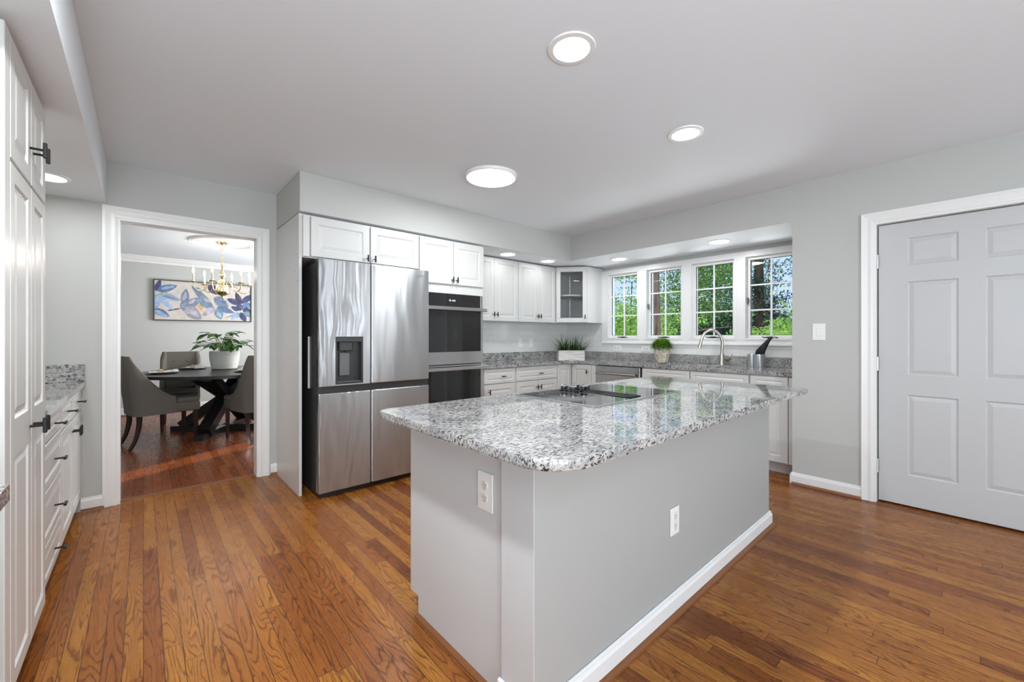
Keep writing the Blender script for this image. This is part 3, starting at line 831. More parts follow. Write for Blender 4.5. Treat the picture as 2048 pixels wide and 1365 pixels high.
for z in (1.41, 1.74):
    bm = BM(); lathe(bm, [(0, 0), (.235, 0), (.24, .004), (.24, .022), (.235, .026), (0, .026)], (4.45, 3.77, z), 40, caps=False); finish(bm, 'shelf', 'cab', t, True)
bm = BM(); tube(bm, [(4.45, 3.77, 1.40), (4.45, 3.77, SZ - .03)], .007, 10); lathe(bm, [(.022, SZ - .05), (.022, SZ - .03)], (4.45, 3.77, 0), 12); finish(bm, 'pole', 'hinge', t)
L_ = math.dist(P0, P1); ang = math.atan2(P1[1] - P0[1], P1[0] - P0[0])
fd = bpy.data.objects.new('door', None)
bm = BM(); f = .058; z0, z1 = 1.388, SZ - .022
for (a, c, b, d) in ((.004, z0, L_ - .004, z0 + f), (.004, z1 - f, L_ - .004, z1), (.004, z0 + f, .004 + f, z1 - f), (L_ - .004 - f, z0 + f, L_ - .004, z1 - f)): box(bm, a, -.022, c, b, -.002, d, .003)
fd = finish(bm, 'door', 'cab', t); fd.location = (P0[0], P0[1], 0); fd.rotation_euler = (0, 0, ang)
bm = BM(); bm.faces.new([bm.verts.new(p) for p in ((.004 + f, -.01, z0 + f), (L_ - .004 - f, -.01, z0 + f), (L_ - .004 - f, -.01, z1 - f), (.004 + f, -.01, z1 - f))]); finish(bm, 'glass_pane', 'glass', fd)
tbar('handle', fd, L_ - .03, 1.46, -.022)

# ================================================================== base cabinets of the fridge wall and the bay
BY = 3.477                                # carcass face on the fridge wall
BX = 4.132                                # carcass face in the bay
BH = CT - .032
GB = 'white base cabinets under the granite worktop'
def basecab(label, loc, rz, w, depth=.58, grp=GB):
    t = thing('base_cabinet', label, 'cabinet', loc, rz, grp); body(t, w, depth, 0, BH, .1); return t
t = basecab('narrow white base cabinet next to ovens, drawer over single door', (2.625, BY, 0), 0, .525)
front(t, 'drawer', .065, .688, .51, .85, (.315, .765, False), .035); front(t, 'door', .065, .105, .51, .682, (.12, .605, True))
t = basecab('wide white base cabinet, one drawer over two doors, beside corner cabinet', (3.15, BY, 0), 0, .69)
front(t, 'drawer', .004, .688, .686, .85, (.375, .765, False), .035); front(t, 'door', .004, .105, .345, .682, (.318, .605, True)); front(t, 'door', .345, .105, .686, .682, (.372, .605, True))
t = thing('corner_base_cabinet', 'white inside-corner base cabinet with two doors meeting at right angle', 'cabinet', (0, 0, 0))
bm = BM(); prism(bm, [(3.842, BY), (BX, BY), (BX, 3.07), (XW - .03, 3.07), (XW - .03, YD - .02), (3.842, YD - .02)], .1, BH); prism(bm, [(3.842, BY + .07), (BX + .07, BY + .07), (BX + .07, 3.07), (XW - .03, 3.07), (XW - .03, YD - .02), (3.842, YD - .02)], 0, .1)
finish(bm, 'body', 'cab', t)
d = front(t, 'door', 0, .105, BX - 3.842 - .024, .85); d.location = (3.842, BY, 0)
d = front(t, 'door', .024, .105, BY - 3.145, .85, (BY - 3.145 - .045, .765, True)); d.location = (BX, BY, 0); d.rotation_euler = (0, 0, -PI / 2)
d = front(t, 'filler_strip', 0, .105, .072, .85, None, flat=True); d.location = (BX, 3.143, 0); d.rotation_euler = (0, 0, -PI / 2)
# dishwasher
t = thing('dishwasher', 'stainless steel dishwasher with bar handle under the bay worktop', 'dishwasher', (BX, 3.066, 0), -PI / 2)
w = .61
bm = BM(); box(bm, .003, .0, .1, w - .003, .56, .862); box(bm, .003, .06, 0, w - .003, .5, .1); finish(bm, 'body', 'darkgrey', t)
bm = BM(); box(bm, .006, -.03, .105, w - .014, -.001, .85, .003); d = finish(bm, 'door', 'steel2', t)
bm = BM(); tube(bm, [(.03, -.075, .765), (w - .05, -.075, .765)], .012, 12)
for x in (.045, w - .065): box(bm, x - .012, -.078, .755, x + .012, -.028, .775, .003, 1)
finish(bm, 'handle', ['nickel', 'black'], d, True)
bm = BM(); box(bm, .07, -.0306, .823, .15, -.0298, .828); finish(bm, 'maker_plate', 'midgrey', d)
# sink run
t = basecab('white base cabinet between the dishwasher and the sink cabinet', (BX, 2.453, 0), -PI / 2, .537)
front(t, 'drawer', .004, .70, .533, .85, (.25, .772, False), .035); front(t, 'door', .004, .105, .268, .694, (.24, .6, True)); front(t, 'door', .268, .105, .533, .694, (.296, .6, True))
t = basecab('white sink cabinet under the arched tap, wide false drawer front', (BX, 1.914, 0), -PI / 2, .547)
front(t, 'drawer', .004, .70, .543, .85, None, .035); front(t, 'door', .004, .105, .273, .694, (.245, .6, True)); front(t, 'door', .273, .105, .543, .694, (.3, .6, True))
t = basecab('slim white base cabinet at right end of bay beside grey wall', (BX, 1.365, 0), -PI / 2, .362)
front(t, 'drawer', .004, .70, .302, .85, (.15, .772, False), .035); front(t, 'door', .004, .105, .302, .694, (.04, .6, True)); front(t, 'filler_strip', .306, .105, .36, .85, None, flat=True)

# worktop, L shaped, with the sink cut out
SK = (4.25, 1.72, 4.575, 2.45)
def slab(bm, rects, hole, z0, z1):
    xs = sorted({v for r in rects for v in (r[0], r[2])} | ({hole[0], hole[2]} if hole else set()))
    ys = sorted({v for r in rects for v in (r[1], r[3])} | ({hole[1], hole[3]} if hole else set()))
    ins = lambda i, j: 0 <= i < len(xs) - 1 and 0 <= j < len(ys) - 1 and any(r[0] < (xs[i] + xs[i + 1]) / 2 < r[2] and r[1] < (ys[j] + ys[j + 1]) / 2 < r[3] for r in rects) and not (hole and hole[0] < (xs[i] + xs[i + 1]) / 2 < hole[2] and hole[1] < (ys[j] + ys[j + 1]) / 2 < hole[3])
    vd = {}
    def V(x, y, z):
        k = (x, y, z)
        if k not in vd: vd[k] = bm.verts.new(k)
        return vd[k]
    for i in range(len(xs) - 1):
        for j in range(len(ys) - 1):
            if not ins(i, j): continue
            a, b, c, d = xs[i], ys[j], xs[i + 1], ys[j + 1]
            bm.faces.new((V(a, b, z1), V(c, b, z1), V(c, d, z1), V(a, d, z1))); bm.faces.new((V(a, d, z0), V(c, d, z0), V(c, b, z0), V(a, b, z0)))
            for (di, dj, p, q) in ((-1, 0, (a, b), (a, d)), (1, 0, (c, d), (c, b)), (0, -1, (c, b), (a, b)), (0, 1, (a, d), (c, d))):
                if not ins(i + di, j + dj): bm.faces.new((V(*p, z0), V(*q, z0), V(*q, z1), V(*p, z1)))
t = thing('worktop', 'speckled granite worktop running along tiled wall and under bay windows', 'worktop', (0, 0, 0))
bm = BM()
slab(bm, [(2.615, 3.43, XW, YD), (4.092, YBAY, XW, 3.43)], SK, CT - .032, CT)
prism(bm, [(4.0, 3.43), (4.092, 3.34), (4.092, 3.43)], CT - .032, CT)
es = [e for e in bm.edges if len(e.link_faces) == 2 and all(abs(v.co.z - CT) < 1e-5 for v in e.verts) and min(f.normal.z for f in e.link_faces) < .5]
bm.normal_update()
es = [e for e in bm.edges if len(e.link_faces) == 2 and all(abs(v.co.z - CT) < 1e-5 for v in e.verts) and abs(e.link_faces[0].normal.z - e.link_faces[1].normal.z) > .5 and (e.verts[0].co.y < 3.44 or e.verts[0].co.x < 2.7)]
bmesh.ops.bevel(bm, geom=es, offset=.006, segments=2, affect='EDGES')
finish(bm, 'slab', 'granite', t)
bm = BM(); box(bm, 2.615, YD - .03, CT, XW - .03, YD - .008, CT + .1, .002); box(bm, XW - .03, YBAY + .001, CT, XW - .008, YD - .008, CT + .1, .002); finish(bm, 'backsplash', 'granite', t)
# sink
t = thing('sink', 'undermounted stainless sink bowl in granite worktop below the windows', 'sink', (0, 0, CT))
bm = BM(); x0, y0, x1, y1 = SK; e = .004; d = .2
a = [(x0 - e, y0 - e), (x1 + e, y0 - e), (x1 + e, y1 + e), (x0 - e, y1 + e)]; b = [(x0 + .02, y0 + .02), (x1 - .02, y0 + .02), (x1 - .02, y1 - .02), (x0 + .02, y1 - .02)]
A = [bm.verts.new((*p, -.034)) for p in a]; B = [bm.verts.new((*p, -d)) for p in b]
for i in range(4): bm.faces.new((A[i], A[(i + 1) % 4], B[(i + 1) % 4], B[i]))
bm.faces.new(B); finish(bm, 'bowl', 'steel2', t)
bm = BM(); lathe(bm, [(.04, -d + .002), (.03, -d + .004), (0, -d + .001)], ((x0 + x1) / 2, (y0 + y1) / 2, 0), 20, caps=False); finish(bm, 'drain', 'chrome', t, True)
# tap
t = thing('tap', 'brushed steel arched kitchen tap behind the sink', 'tap', (4.63, 1.806, CT), math.atan2(.8, -.6))
bm = BM(); pts = spline([(0, 0, .0), (0, 0, .16), (0, 0, .26), (.03, 0, .335), (.095, 0, .378), (.165, 0, .35), (.20, 0, .285), (.212, 0, .245)], 8); tube(bm, pts, .0145, 16); finish(bm, 'neck', 'nickel', t, True)
bm = BM(); lathe(bm, [(.028, 0), (.028, .012), (.024, .02), (.024, .11), (.019, .125)], (0, 0, 0), 24); finish(bm, 'base', 'nickel', t, True)
bm = BM(); tube(bm, [(.211, 0, .25), (.226, 0, .185)], [.0165, .019], 16); finish(bm, 'spray_head', 'nickel', t, True)
bm = BM(); tube(bm, [(-.015, -.003, .07), (-.078, -.015, .07)], .020, 16); tube(bm, [(-.07, -.014, .075), (-.088, -.02, .095), (-.105, -.03, .12)], [.008, .007, .006], 10); finish(bm, 'lever', 'nickel', t, True)

# outlets and switches
def plate(name, label, cat, loc, rz, kind, w=.074, h=.12, grp=None, horiz=False, deco=False):
    t = thing(name, label, cat, loc, rz, grp)
    if horiz: w, h = h, w
    bm = BM(); box(bm, -w / 2, -.006, -h / 2, w / 2, 0, h / 2, .002); finish(bm, 'cover_plate', 'plastic', t)
    if kind == 'rocker':
        bm = BM(); box(bm, -.016, -.0085, -.033, .016, -.005, .033, .0015); finish(bm, 'rocker', 'plastic', t)
    elif kind == 'toggle':
        bm = BM(); box(bm, -.005, -.014, -.008, .005, -.005, .010, .001); finish(bm, 'toggle', 'plastic', t)
    else:
        for s in (-1, 1):
            cx, cz = (s * .021, 0) if horiz else (0, s * .021)
            bm = BM()
            if deco: box(bm, cx - .016, -.008, cz - .019, cx + .016, -.005, cz + .019, .001)
            else: lathe(bm, [(.0165, -.005), (.0165, -.0085), (0, -.0085)], (cx, 0, cz), 20, 'Y', caps=False)
            r = finish(bm, 'receptacle', 'ivory', t)
            bm = BM()
            for dx, hh in ((-.006, .004), (.006, .0032)):
                if horiz: box(bm, cx - hh, -.0089, cz + dx - .0009, cx + hh, -.0084, cz + dx + .0009)
                else: box(bm, cx + dx - .0009, -.0089, cz - hh + .003, cx + dx + .0009, -.0084, cz + hh + .003)
            lathe(bm, [(.0024, -.0087), (0, -.0087)], (cx - (.009 if horiz else 0), 0, cz - (0 if horiz else .008)), 10, 'Y', caps=False)
            finish(bm, 'slot', 'slot', r)
    return t
plate('light_switch', 'white toggle switch plate on tile, nearer the ovens', 'switch', (3.776, YD - .0085, 1.115), 0, 'toggle')
plate('light_switch', 'white rocker switch plate on tile, next to the grass planter', 'switch', (3.973, YD - .0085, 1.111), 0, 'rocker')
plate('outlet', 'horizontal white outlet on tile below the leftmost window', 'outlet', (XW - .0085, 3.178, 1.047), -PI / 2, 'duplex', horiz=True)
plate('outlet', 'horizontal white outlet on tile just left of ball plant', 'outlet', (XW - .0085, 2.757, 1.047), -PI / 2, 'duplex', horiz=True)
plate('light_switch', 'white square rocker switch on grey wall beside the panelled door', 'switch', (XB - .0005, .815, 1.236), -PI / 2, 'rocker', .084, .132)

# ---- planter with grass
t = thing('planter', 'white wooden planter box of grass in the worktop corner', 'planter', (4.10, 3.46, CT), math.atan2(-.2, .268))
w, dp, h = .335, .12, .13
bm = BM(); e = .01
box(bm, -w / 2, -dp / 2, 0, w / 2, -dp / 2 + e, h, .002); box(bm, -w / 2, dp / 2 - e, 0, w / 2, dp / 2, h, .002); box(bm, -w / 2, -dp / 2 + e, 0, -w / 2 + e, dp / 2 - e, h, .002); box(bm, w / 2 - e, -dp / 2 + e, 0, w / 2, dp / 2 - e, h, .002); box(bm, -w / 2 + e, -dp / 2 + e, 0, w / 2 - e, dp / 2 - e, .01)
finish(bm, 'box', 'whitewood', t)
bm = BM(); box(bm, -w / 2 + e, -dp / 2 + e, .1, w / 2 - e, dp / 2 - e, .118); finish(bm, 'soil', 'soil', t)
def blade(bm, base, dirv, L, wd, curl, seg=5):
    d = Vector(dirv).normalized(); side = Vector((-d.y, d.x, 0)); side = side.normalized() if side.length > 1e-4 else Vector((1, 0, 0))
    p = Vector(base); prev = None
    for i in range(seg + 1):
        k = i / seg; ww = wd * (1 - k) ** .6 + .0002
        a, b = bm.verts.new(p - side * ww), bm.verts.new(p + side * ww)
        if prev: bm.faces.new((prev[0], prev[1], b, a))
        prev = (a, b)
        p = p + d * L / seg; d = (d + Vector((0, 0, -curl / seg))).normalized()
bm = BM(); rr = random.Random(3)
for i in range(420):
    bx = rr.uniform(-w / 2 + .015, w / 2 - .015); by = rr.uniform(-dp / 2 + .012, dp / 2 - .012)
    lean = bx / (w / 2)
    dv = (lean * rr.uniform(.3, 1.4) + rr.gauss(0, .42), rr.gauss(0, .45), rr.uniform(.55, 1.0))
    blade(bm, (bx, by, .115), dv, rr.uniform(.12, .29), rr.uniform(.002, .0038), rr.uniform(.3, 1.5))
g_ = finish(bm, 'grass', 'grassblade', t); g_['kind'] = 'stuff'
# ---- ball plant
t = thing('potted_plant', 'small round green plant in pale clay pot beside the sink', 'plant', (4.55, 2.452, CT))
t.scale = (1.18, 1.18, 1.12)
bm = BM(); lathe(bm, [(.05, 0), (.057, .01), (.07, .07), (.077, .135), (.045, .15), (.072, .15), (.066, .12), (0, .12)], (0, 0, 0), 28); finish(bm, 'pot', 'clay', t, True)
bm = BM(); rr = random.Random(5)
for i in range(1500):
    a = rr.uniform(0, 2 * PI); zc_ = rr.uniform(-.15, 1); r = math.sqrt(max(0, 1 - zc_ * zc_))
    d = Vector((r * math.cos(a), r * math.sin(a), zc_))
    base = Vector((0, 0, .155)) + Vector((d.x * .078, d.y * .078, d.z * .068))
    blade(bm, base, d + Vector((rr.gauss(0, .3), rr.gauss(0, .3), rr.gauss(.1, .3))), rr.uniform(.03, .055), .003, .3, 2)
finish(bm, 'foliage', 'topiary', t)
# ---- utensil holder
t = thing('utensil_holder', 'brushed steel utensil holder near the right end of bay worktop', 'holder', (4.60, 1.455, CT))
bm = BM()
for cy_, r in ((.052, .036), (-.018, .056)):
    lathe(bm, [(0, .002), (r, .0), (r + .001, .002), (r + .001, .128), (r - .001, .13), (r - .002, .128), (r - .002, .006), (0, .006)], (0, cy_, 0), 32, caps=False)
finish(bm, 'cup', 'steel2', t, True)
t = thing('serving_spoon', 'black wide-bladed kitchen utensil standing in the steel holder', 'utensil', (4.60, 1.437, CT + .012))
bm = BM()
rings = [(0, .0, .0, .034), (0, .0, .10, .043), (0, -.014, .155, .044), (0, -.042, .20, .034), (0, -.075, .25, .022), (0, -.105, .285, .019), (0, -.118, .298, .011)]
prev = None
for (x, y, z, r) in rings:
    ring = [bm.verts.new((x + .45 * r * math.cos(2 * PI * k / 14), y + r * math.sin(2 * PI * k / 14), z)) for k in range(14)]
    if prev:
        for k in range(14): bm.faces.new((prev[k], prev[(k + 1) % 14], ring[(k + 1) % 14], ring[k]))
    else: bm.faces.new(ring)
    prev = ring
bm.faces.new(prev); finish(bm, 'blade', 'black', t, True)
bm = BM(); tube(bm, [(0, -.112, .288), (-.01, -.130, .298), (-.01, -.138, .283)], [.006, .005, .004], 8); finish(bm, 'hook', 'chrome', t, True)

# ================================================================== island
t = thing('kitchen_island', 'pale grey and white kitchen island standing mid-floor', 'island', (0, 0, 0))
PX, QX, FYI, RX, BYI = .888, .868, .873, 2.972, 1.655
bm = BM(); prism(bm, [(QX, FYI), (RX, FYI), (RX, 1.018), (QX, 1.018)], 0, IT - .03); finish(bm, 'back_wall', 'island', t)
bm = BM(); box(bm, QX - .003, FYI - .0003, 0, QX - .0002, 1.02, IT - .03, .0003); finish(bm, 'post', 'island_white', t)
bm = BM(); 
pl = [(1.0232, 0), (1.588, 0), (1.588, .088), (BYI, .088), (BYI, IT - .03), (1.0232, IT - .03)]
A = [bm.verts.new((PX - .009, y, z)) for y, z in pl]; B = [bm.verts.new((PX + .010, y, z)) for y, z in pl]
bm.faces.new(A); bm.faces.new(B[::-1])
for i in range(6): bm.faces.new((A[i], A[(i + 1) % 6], B[(i + 1) % 6], B[i]))
finish(bm, 'end_panel', 'island_white', t)
bm = BM(); box(bm, PX + .011, 1.02, .09, RX, BYI, IT - .03); box(bm, PX + .011, 1.02, 0, RX, 1.588, .09); finish(bm, 'body', 'cab', t)
n = 4; ww = (RX - PX) / n
for i in range(n):
    d = front(t, 'door', 0, .095, ww - .004, IT - .036, (.04 if i % 2 else ww - .045, .7, True)); d.location = (PX + ww * (i + 1) - .002 if True else 0, BYI, 0); d.rotation_euler = (0, 0, PI)
def strip(prof, path, m, nm):
    bm = BM(); rows = []
    for i, (x, y, nx, ny) in enumerate(path): rows.append([bm.verts.new((x + nx * o, y + ny * o, z)) for o, z in prof])
    for i in range(len(rows) - 1):
        for k in range(len(prof)): bm.faces.new((rows[i][k], rows[i][(k + 1) % len(prof)], rows[i + 1][(k + 1) % len(prof)], rows[i + 1][k]))
    bm.faces.new(rows[0]); bm.faces.new(rows[-1][::-1]); return finish(bm, nm, m, t)
bprof = [(0, 0), (.014, 0), (.014, .07), (.009, .08), (.008, .088), (.003, .092), (0, .092)]
strip(bprof, [(QX - .0035, 1.03, -1, 0), (QX - .0035, FYI - .002, -1, -1), (RX, FYI - .002, 1, -1), (RX, 1.018, 1, 0)], 'trim', 'baseboard')
sprof = [(.014, 0), (.032, 0), (.030, .009), (.023, .016), (.014, .018)]
strip(sprof, [(QX - .0035, 1.03, -1, 0), (QX - .0035, FYI - .002, -1, -1), (RX, FYI - .002, 1, -1), (RX, 1.018, 1, 0)], 'wood_trim', 'shoe_moulding')
strip([(0, 0), (.018, 0), (.016, .009), (.009, .016), (0, .018)], [(PX - .0095, 1.59, -1, 0), (PX - .0095, 1.045, -1, 0)], 'wood_trim', 'shoe_moulding')
# island worktop
t = thing('island_worktop', 'white and black speckled granite slab covering the island', 'worktop', (0, 0, 0))
def rrect(x0, y0, x1, y1, rs, n=8):
    out = []
    for (cx, cy, r, a0) in ((x0, y0, rs[0], PI), (x1, y0, rs[1], 1.5 * PI), (x1, y1, rs[2], 0), (x0, y1, rs[3], .5 * PI)):
        sx = 1 if cx == x0 else -1; sy = 1 if cy == y0 else -1
        for k in range(n + 1):
            a = a0 + k / n * PI / 2; out.append((cx + sx * r + r * math.cos(a), cy + sy * r + r * math.sin(a)))
    return out
bm = BM(); prism(bm, rrect(.738, .672, 3.0, 1.695, (.11, .012, .012, .045)), IT - .031, IT, .007, 3); sl = finish(bm, 'slab', 'granite', t, True)
for p in sl.data.polygons:
    if abs(p.normal.z) > .99: p.use_smooth = False
plate('outlet', 'white duplex outlet on the white end panel of island', 'outlet', (PX - .0095, 1.118, .668), -PI / 2, 'duplex', .082, .132)
plate('outlet', 'white rectangular outlet on grey long side of island', 'outlet', (1.724, FYI - .0005, .398), 0, 'duplex', .074, .118, deco=True)
# cooktop
t = thing('cooktop', 'black glass electric cooktop with centre vent on the island', 'cooktop', (1.48, 1.11, IT))
cw, cd = .75, .505
bm = BM(); box(bm, 0, 0, .0005, cw, cd, .006, .002); finish(bm, 'glass_top', 'blackglass', t)
bm = BM(); e = .006
for q in ((-e, -e, cw + e, 0), (-e, cd, cw + e, cd + e), (-e, 0, 0, cd), (cw, 0, cw + e, cd)): box(bm, q[0], q[1], .0, q[2], q[3], .0065)
finish(bm, 'edge_trim', 'steel2', t)
for (x, y, rs) in ((.17, .37, (.10, .085, .06)), (.17, .13, (.085, .06)), (.59, .37, (.085, .06)), (.59, .13, (.10, .085))):
    bm = BM()
    for r in rs: lathe(bm, [(r, .0064), (r - .0025, .0064)], (x, y, 0), 40, caps=False)
    finish(bm, 'burner_ring', 'greymark', t)
bm = BM(); box(bm, .325, .03, .006, .425, .33, .0105, .002)
for k in range(22): box(bm, .335, .042 + k * .013, .0105, .415, .046 + k * .013, .013)
finish(bm, 'vent_grille', 'black', t)
for (x, y) in ((.31, .45), (.31, .385), (.375, .36), (.43, .385), (.40, .44)):
    bm = BM(); lathe(bm, [(.026, .006), (.026, .010)], (x, y, 0), 24); finish(bm, 'knob_base', 'black', t)
    bm = BM(); lathe(bm, [(.016, .010), (.018, .014), (.023, .026), (.024, .032), (.021, .037), (.012, .039), (0, .039)], (x, y, 0), 24); finish(bm, 'knob', 'chrome', t, True)

# ================================================================== left side
LX = -.340                                 # carcass face, doors reach -.318
t = thing('pantry_cabinet', 'tall white pantry cabinet with two tiers of panelled doors', 'cabinet', (LX + .018, 1.87, 0), PI / 2)
w = .672; xm = .385
bm = BM(); box(bm, 0, 0, .1, w, .595, SZ - .012); box(bm, 0, .07, 0, w, .595, .1); finish(bm, 'body', 'cab', t)
front(t, 'filler_strip', .0, .105, .07, SZ - .02, None, flat=True)
for a, b, hx in ((.073, xm, xm - .03), (xm, w - .003, xm + .032)):
    front(t, 'door', a, 1.742, b, SZ - .02, (hx, 1.868, True))
    front(t, 'door', a, .105, b, 1.736, (hx, .882, True), panels=[(a + .055, .16, b - .055, .826), (a + .055, .942, b - .055, 1.68)])
t = thing('base_cabinet', 'white four-drawer base cabinet beside the tall pantry', 'cabinet', (LX, 2.55, 0), PI / 2)
body(t, .613, .58, 0, BH, .1)
for z0, z1 in ((.73, .856), (.522, .724), (.285, .516), (.105, .279)):
    front(t, 'drawer', .004, z0, .609, z1, (.39, (z0 + z1) / 2 - .01, False), .035)
t = thing('base_cabinet', 'white base cabinet with two doors beside dining doorway', 'cabinet', (LX, 3.165, 0), PI / 2)
body(t, .908, .58, 0, BH, .1)
for a, b, hx in ((.004, .453, .425), (.453, .904, .482)):
    front(t, 'drawer', a, .705, b, .856, ((a + b) / 2, .78, False), .035); front(t, 'door', a, .105, b, .698, (hx, .63, True))
t = thing('worktop', 'granite worktop on the left base cabinets, ending at dining wall', 'worktop', (0, 0, 0))
SK2 = (-.80, 3.30, -.42, 3.86)
bm = BM(); slab(bm, [(XL + .001, 2.546, -.298, YD)], SK2, CT - .032, CT); finish(bm, 'slab', 'granite', t)
bm = BM(); box(bm, XL + .022, YD - .022, CT, -.30, YD - .001, CT + .118, .002); box(bm, XL + .001, 2.546, CT, XL + .022, YD - .001, CT + .118, .002); finish(bm, 'backsplash', 'granite', t)
t = thing('sink', 'small bar sink in the left worktop beside pantry', 'sink', (0, 0, CT))
bm = BM(); x0, y0, x1, y1 = SK2; e = .004; d = .17
A = [bm.verts.new((*p, -.034)) for p in ((x0 - e, y0 - e), (x1 + e, y0 - e), (x1 + e, y1 + e), (x0 - e, y1 + e))]; B = [bm.verts.new((*p, -d)) for p in ((x0 + .02, y0 + .02), (x1 - .02, y0 + .02), (x1 - .02, y1 - .02), (x0 + .02, y1 - .02))]
for i in range(4): bm.faces.new((A[i], A[(i + 1) % 4], B[(i + 1) % 4], B[i]))
bm.faces.new(B); finish(bm, 'bowl', 'darkgrey', t)
# nearest worktop at the left edge of the room
t = thing('worktop', 'granite worktop corner in front of the tall pantry', 'worktop', (0, 0, 0))
bm = BM(); slab(bm, [(XL + .001, .1, -.208, 1.34)], None, CT - .034, CT); finish(bm, 'slab', 'granite', t)
t = thing('base_cabinet', 'white base cabinet under the granite corner before the pantry', 'cabinet', (-.29, .12, 0), PI / 2)
body(t, 1.17, .60, 0, BH, .1)
for k in range(3): front(t, 'door', k * .39 + .003, .105, (k + 1) * .39 - .003, .85, (k * .39 + .33, .77, True))

# ================================================================== dining room
TC = (.80, 6.45)
t = thing('dining_table', 'round black dining table on crossed trestle base', 'table', (*TC, 0), math.radians(13))
bm = BM(); lathe(bm, [(0, .722), (.86, .722), (.9, .728), (.902, .76), (.895, .765), (0, .765)], (0, 0, 0), 72, caps=False); finish(bm, 'tabletop', 'ebony', t, True, 30)
for k in range(2):
    a = PI / 4 + k * PI / 2
    bm = BM(); R = Matrix.Rotation(a, 4, 'Z')
    s = len(bm.verts)
    def beam(p0, p1, w_, h_):
        p0, p1 = Vector(p0), Vector(p1); d_ = (p1 - p0).normalized(); sd = Vector((0, 1, 0)); up = d_.cross(sd).normalized()
        vs = [bm.verts.new(p + sd * sx * w_ / 2 + up * sz * h_ / 2) for p in (p0, p1) for sx, sz in ((-1, -1), (1, -1), (1, 1), (-1, 1))]
        for q in ((0, 1, 2, 3), (4, 7, 6, 5), (0, 4, 5, 1), (1, 5, 6, 2), (2, 6, 7, 3), (3, 7, 4, 0)): bm.faces.new([vs[i] for i in q])
    beam((-.62, 0, .035), (.62, 0, .035), .09, .07)
    beam((-.5, 0, .07), (.36, 0, .70), .13, .11); beam((.5, 0, .07), (-.36, 0, .70), .13, .11)
    beam((-.45, 0, .695), (.45, 0, .695), .09, .055)
    bmesh.ops.transform(bm, matrix=R, verts=bm.verts)
    finish(bm, 'trestle', 'ebony', t)

def chair_mesh():
    """upholstered shell: U-shaped in plan, high at the back, wings falling to the seat; faces +y"""
    N = 40; hw, yb, yf, rc = .228, -.30, .06, .08
    path = []
    def add(x, y): path.append((x, y))
    for k in range(10): add(-hw, yf - (yf - (yb + rc)) * k / 10)
    for k in range(8): a = PI + k / 8 * PI / 2; add(-hw + rc + rc * math.cos(a), yb + rc + rc * math.sin(a))
    for k in range(9): add(-hw + rc + (2 * hw - 2 * rc) * k / 8, yb)
    for k in range(1, 9): a = 1.5 * PI + k / 8 * PI / 2; add(hw - rc + rc * math.cos(a), yb + rc + rc * math.sin(a))
    for k in range(1, 11): add(hw, yb + rc + (yf - (yb + rc)) * k / 10)
    return path
def chair(label, loc, rz, grp='upholstered dining chairs'):
    t = thing('dining_chair', label, 'chair', (*loc, 0), rz, grp)
    path = chair_mesh(); n = len(path); bm = BM(); th = .055
    def top(y):
        k = min(1, max(0, (y + .262) / .32)); return .545 + .455 * (1 - k) ** 1.6
    rows = []
    for i, (x, y) in enumerate(path):
        a = path[max(0, i - 1)]; b = path[min(n - 1, i + 1)]; tv = Vector((b[0] - a[0], b[1] - a[1])).normalized(); nv = Vector((tv.y, -tv.x))
        zt = top(y); row = []
        for (f_, o) in ((0, 0), (.25, .004), (.6, .0), (.93, 0), (.985, -.012)):
            z = .35 + (zt - .35) * f_; lean = -.09 * max(0, (z - .45) / .55) if True else 0
            flare = 1 + .06 * max(0, (z - .45) / .55)
            row.append(bm.verts.new((x * flare + nv.x * o, y + nv.y * o + lean, z)))
        for (f_, o) in ((.985, -th + .012), (.93, -th), (.3, -th), (0, -th)):
            z = .35 + (zt - .35) * f_; lean = -.09 * max(0, (z - .45) / .55)
            row.append(bm.verts.new(((x + nv.x * o) * (1 + .06 * max(0, (z - .45) / .55)), y + nv.y * o + lean, z)))
        rows.append(row)
    m_ = len(rows[0])
    for i in range(n - 1):
        for k in range(m_): bm.faces.new((rows[i][k], rows[i][(k + 1) % m_], rows[i + 1][(k + 1) % m_], rows[i + 1][k]))
    bm.faces.new(rows[0]); bm.faces.new(rows[-1][::-1])
    bk = finish(bm, 'backrest', 'fabric', t, True, 60)
    bm = BM()
    for bx, bz in ((-.08, .86), (.08, .86), (-.16, .74), (0, .74), (.16, .74)):
            lathe(bm, [(.014, 0), (.011, .007), (0, .009)], (bx, -.245 - .09 * (bz - .45) / .55, bz), 12, 'Y')
    finish(bm, 'buttons', 'fabric', bk, True)
    bm = BM(); box(bm, -.221, -.25, .352, .221, .285, .46, .02, 0, 2); box(bm, -.172, -.24, .45, .172, .28, .515, .028, 0, 3)
    box(bm, -.223, .06, .45, .223, .283, .512, .028, 0, 3)
    finish(bm, 'seat', 'fabric', t, True, 50)
    for sx in (-1, 1):
        bm = BM(); tube(bm, [(sx * .188, .245, .37), (sx * .188, .245, 0)], [.026, .017], 4); finish(bm, 'leg', 'legwood', t)
        bm = BM(); pts = spline([(sx * .182, -.25, .37), (sx * .182, -.255, .24), (sx * .186, -.285, .1), (sx * .192, -.335, 0)], 5); tube(bm, pts, [.027 - .010 * i / (len(pts) - 1) for i in range(len(pts))], 4); finish(bm, 'leg', 'legwood', t)
    return t
chair('taupe upholstered chair in side view at left of dining table', (.17, 6.14), math.atan2(.23, .97) - PI / 2)
chair('taupe upholstered chair with its back to the kitchen, before the table', (.985, 5.70), math.atan2(.97, -.24) - PI / 2)
chair('taupe button-tufted chair behind the table facing the kitchen', (.365, 7.05), math.atan2(-1, -.08) - PI / 2).scale = (.92, .92, 1)

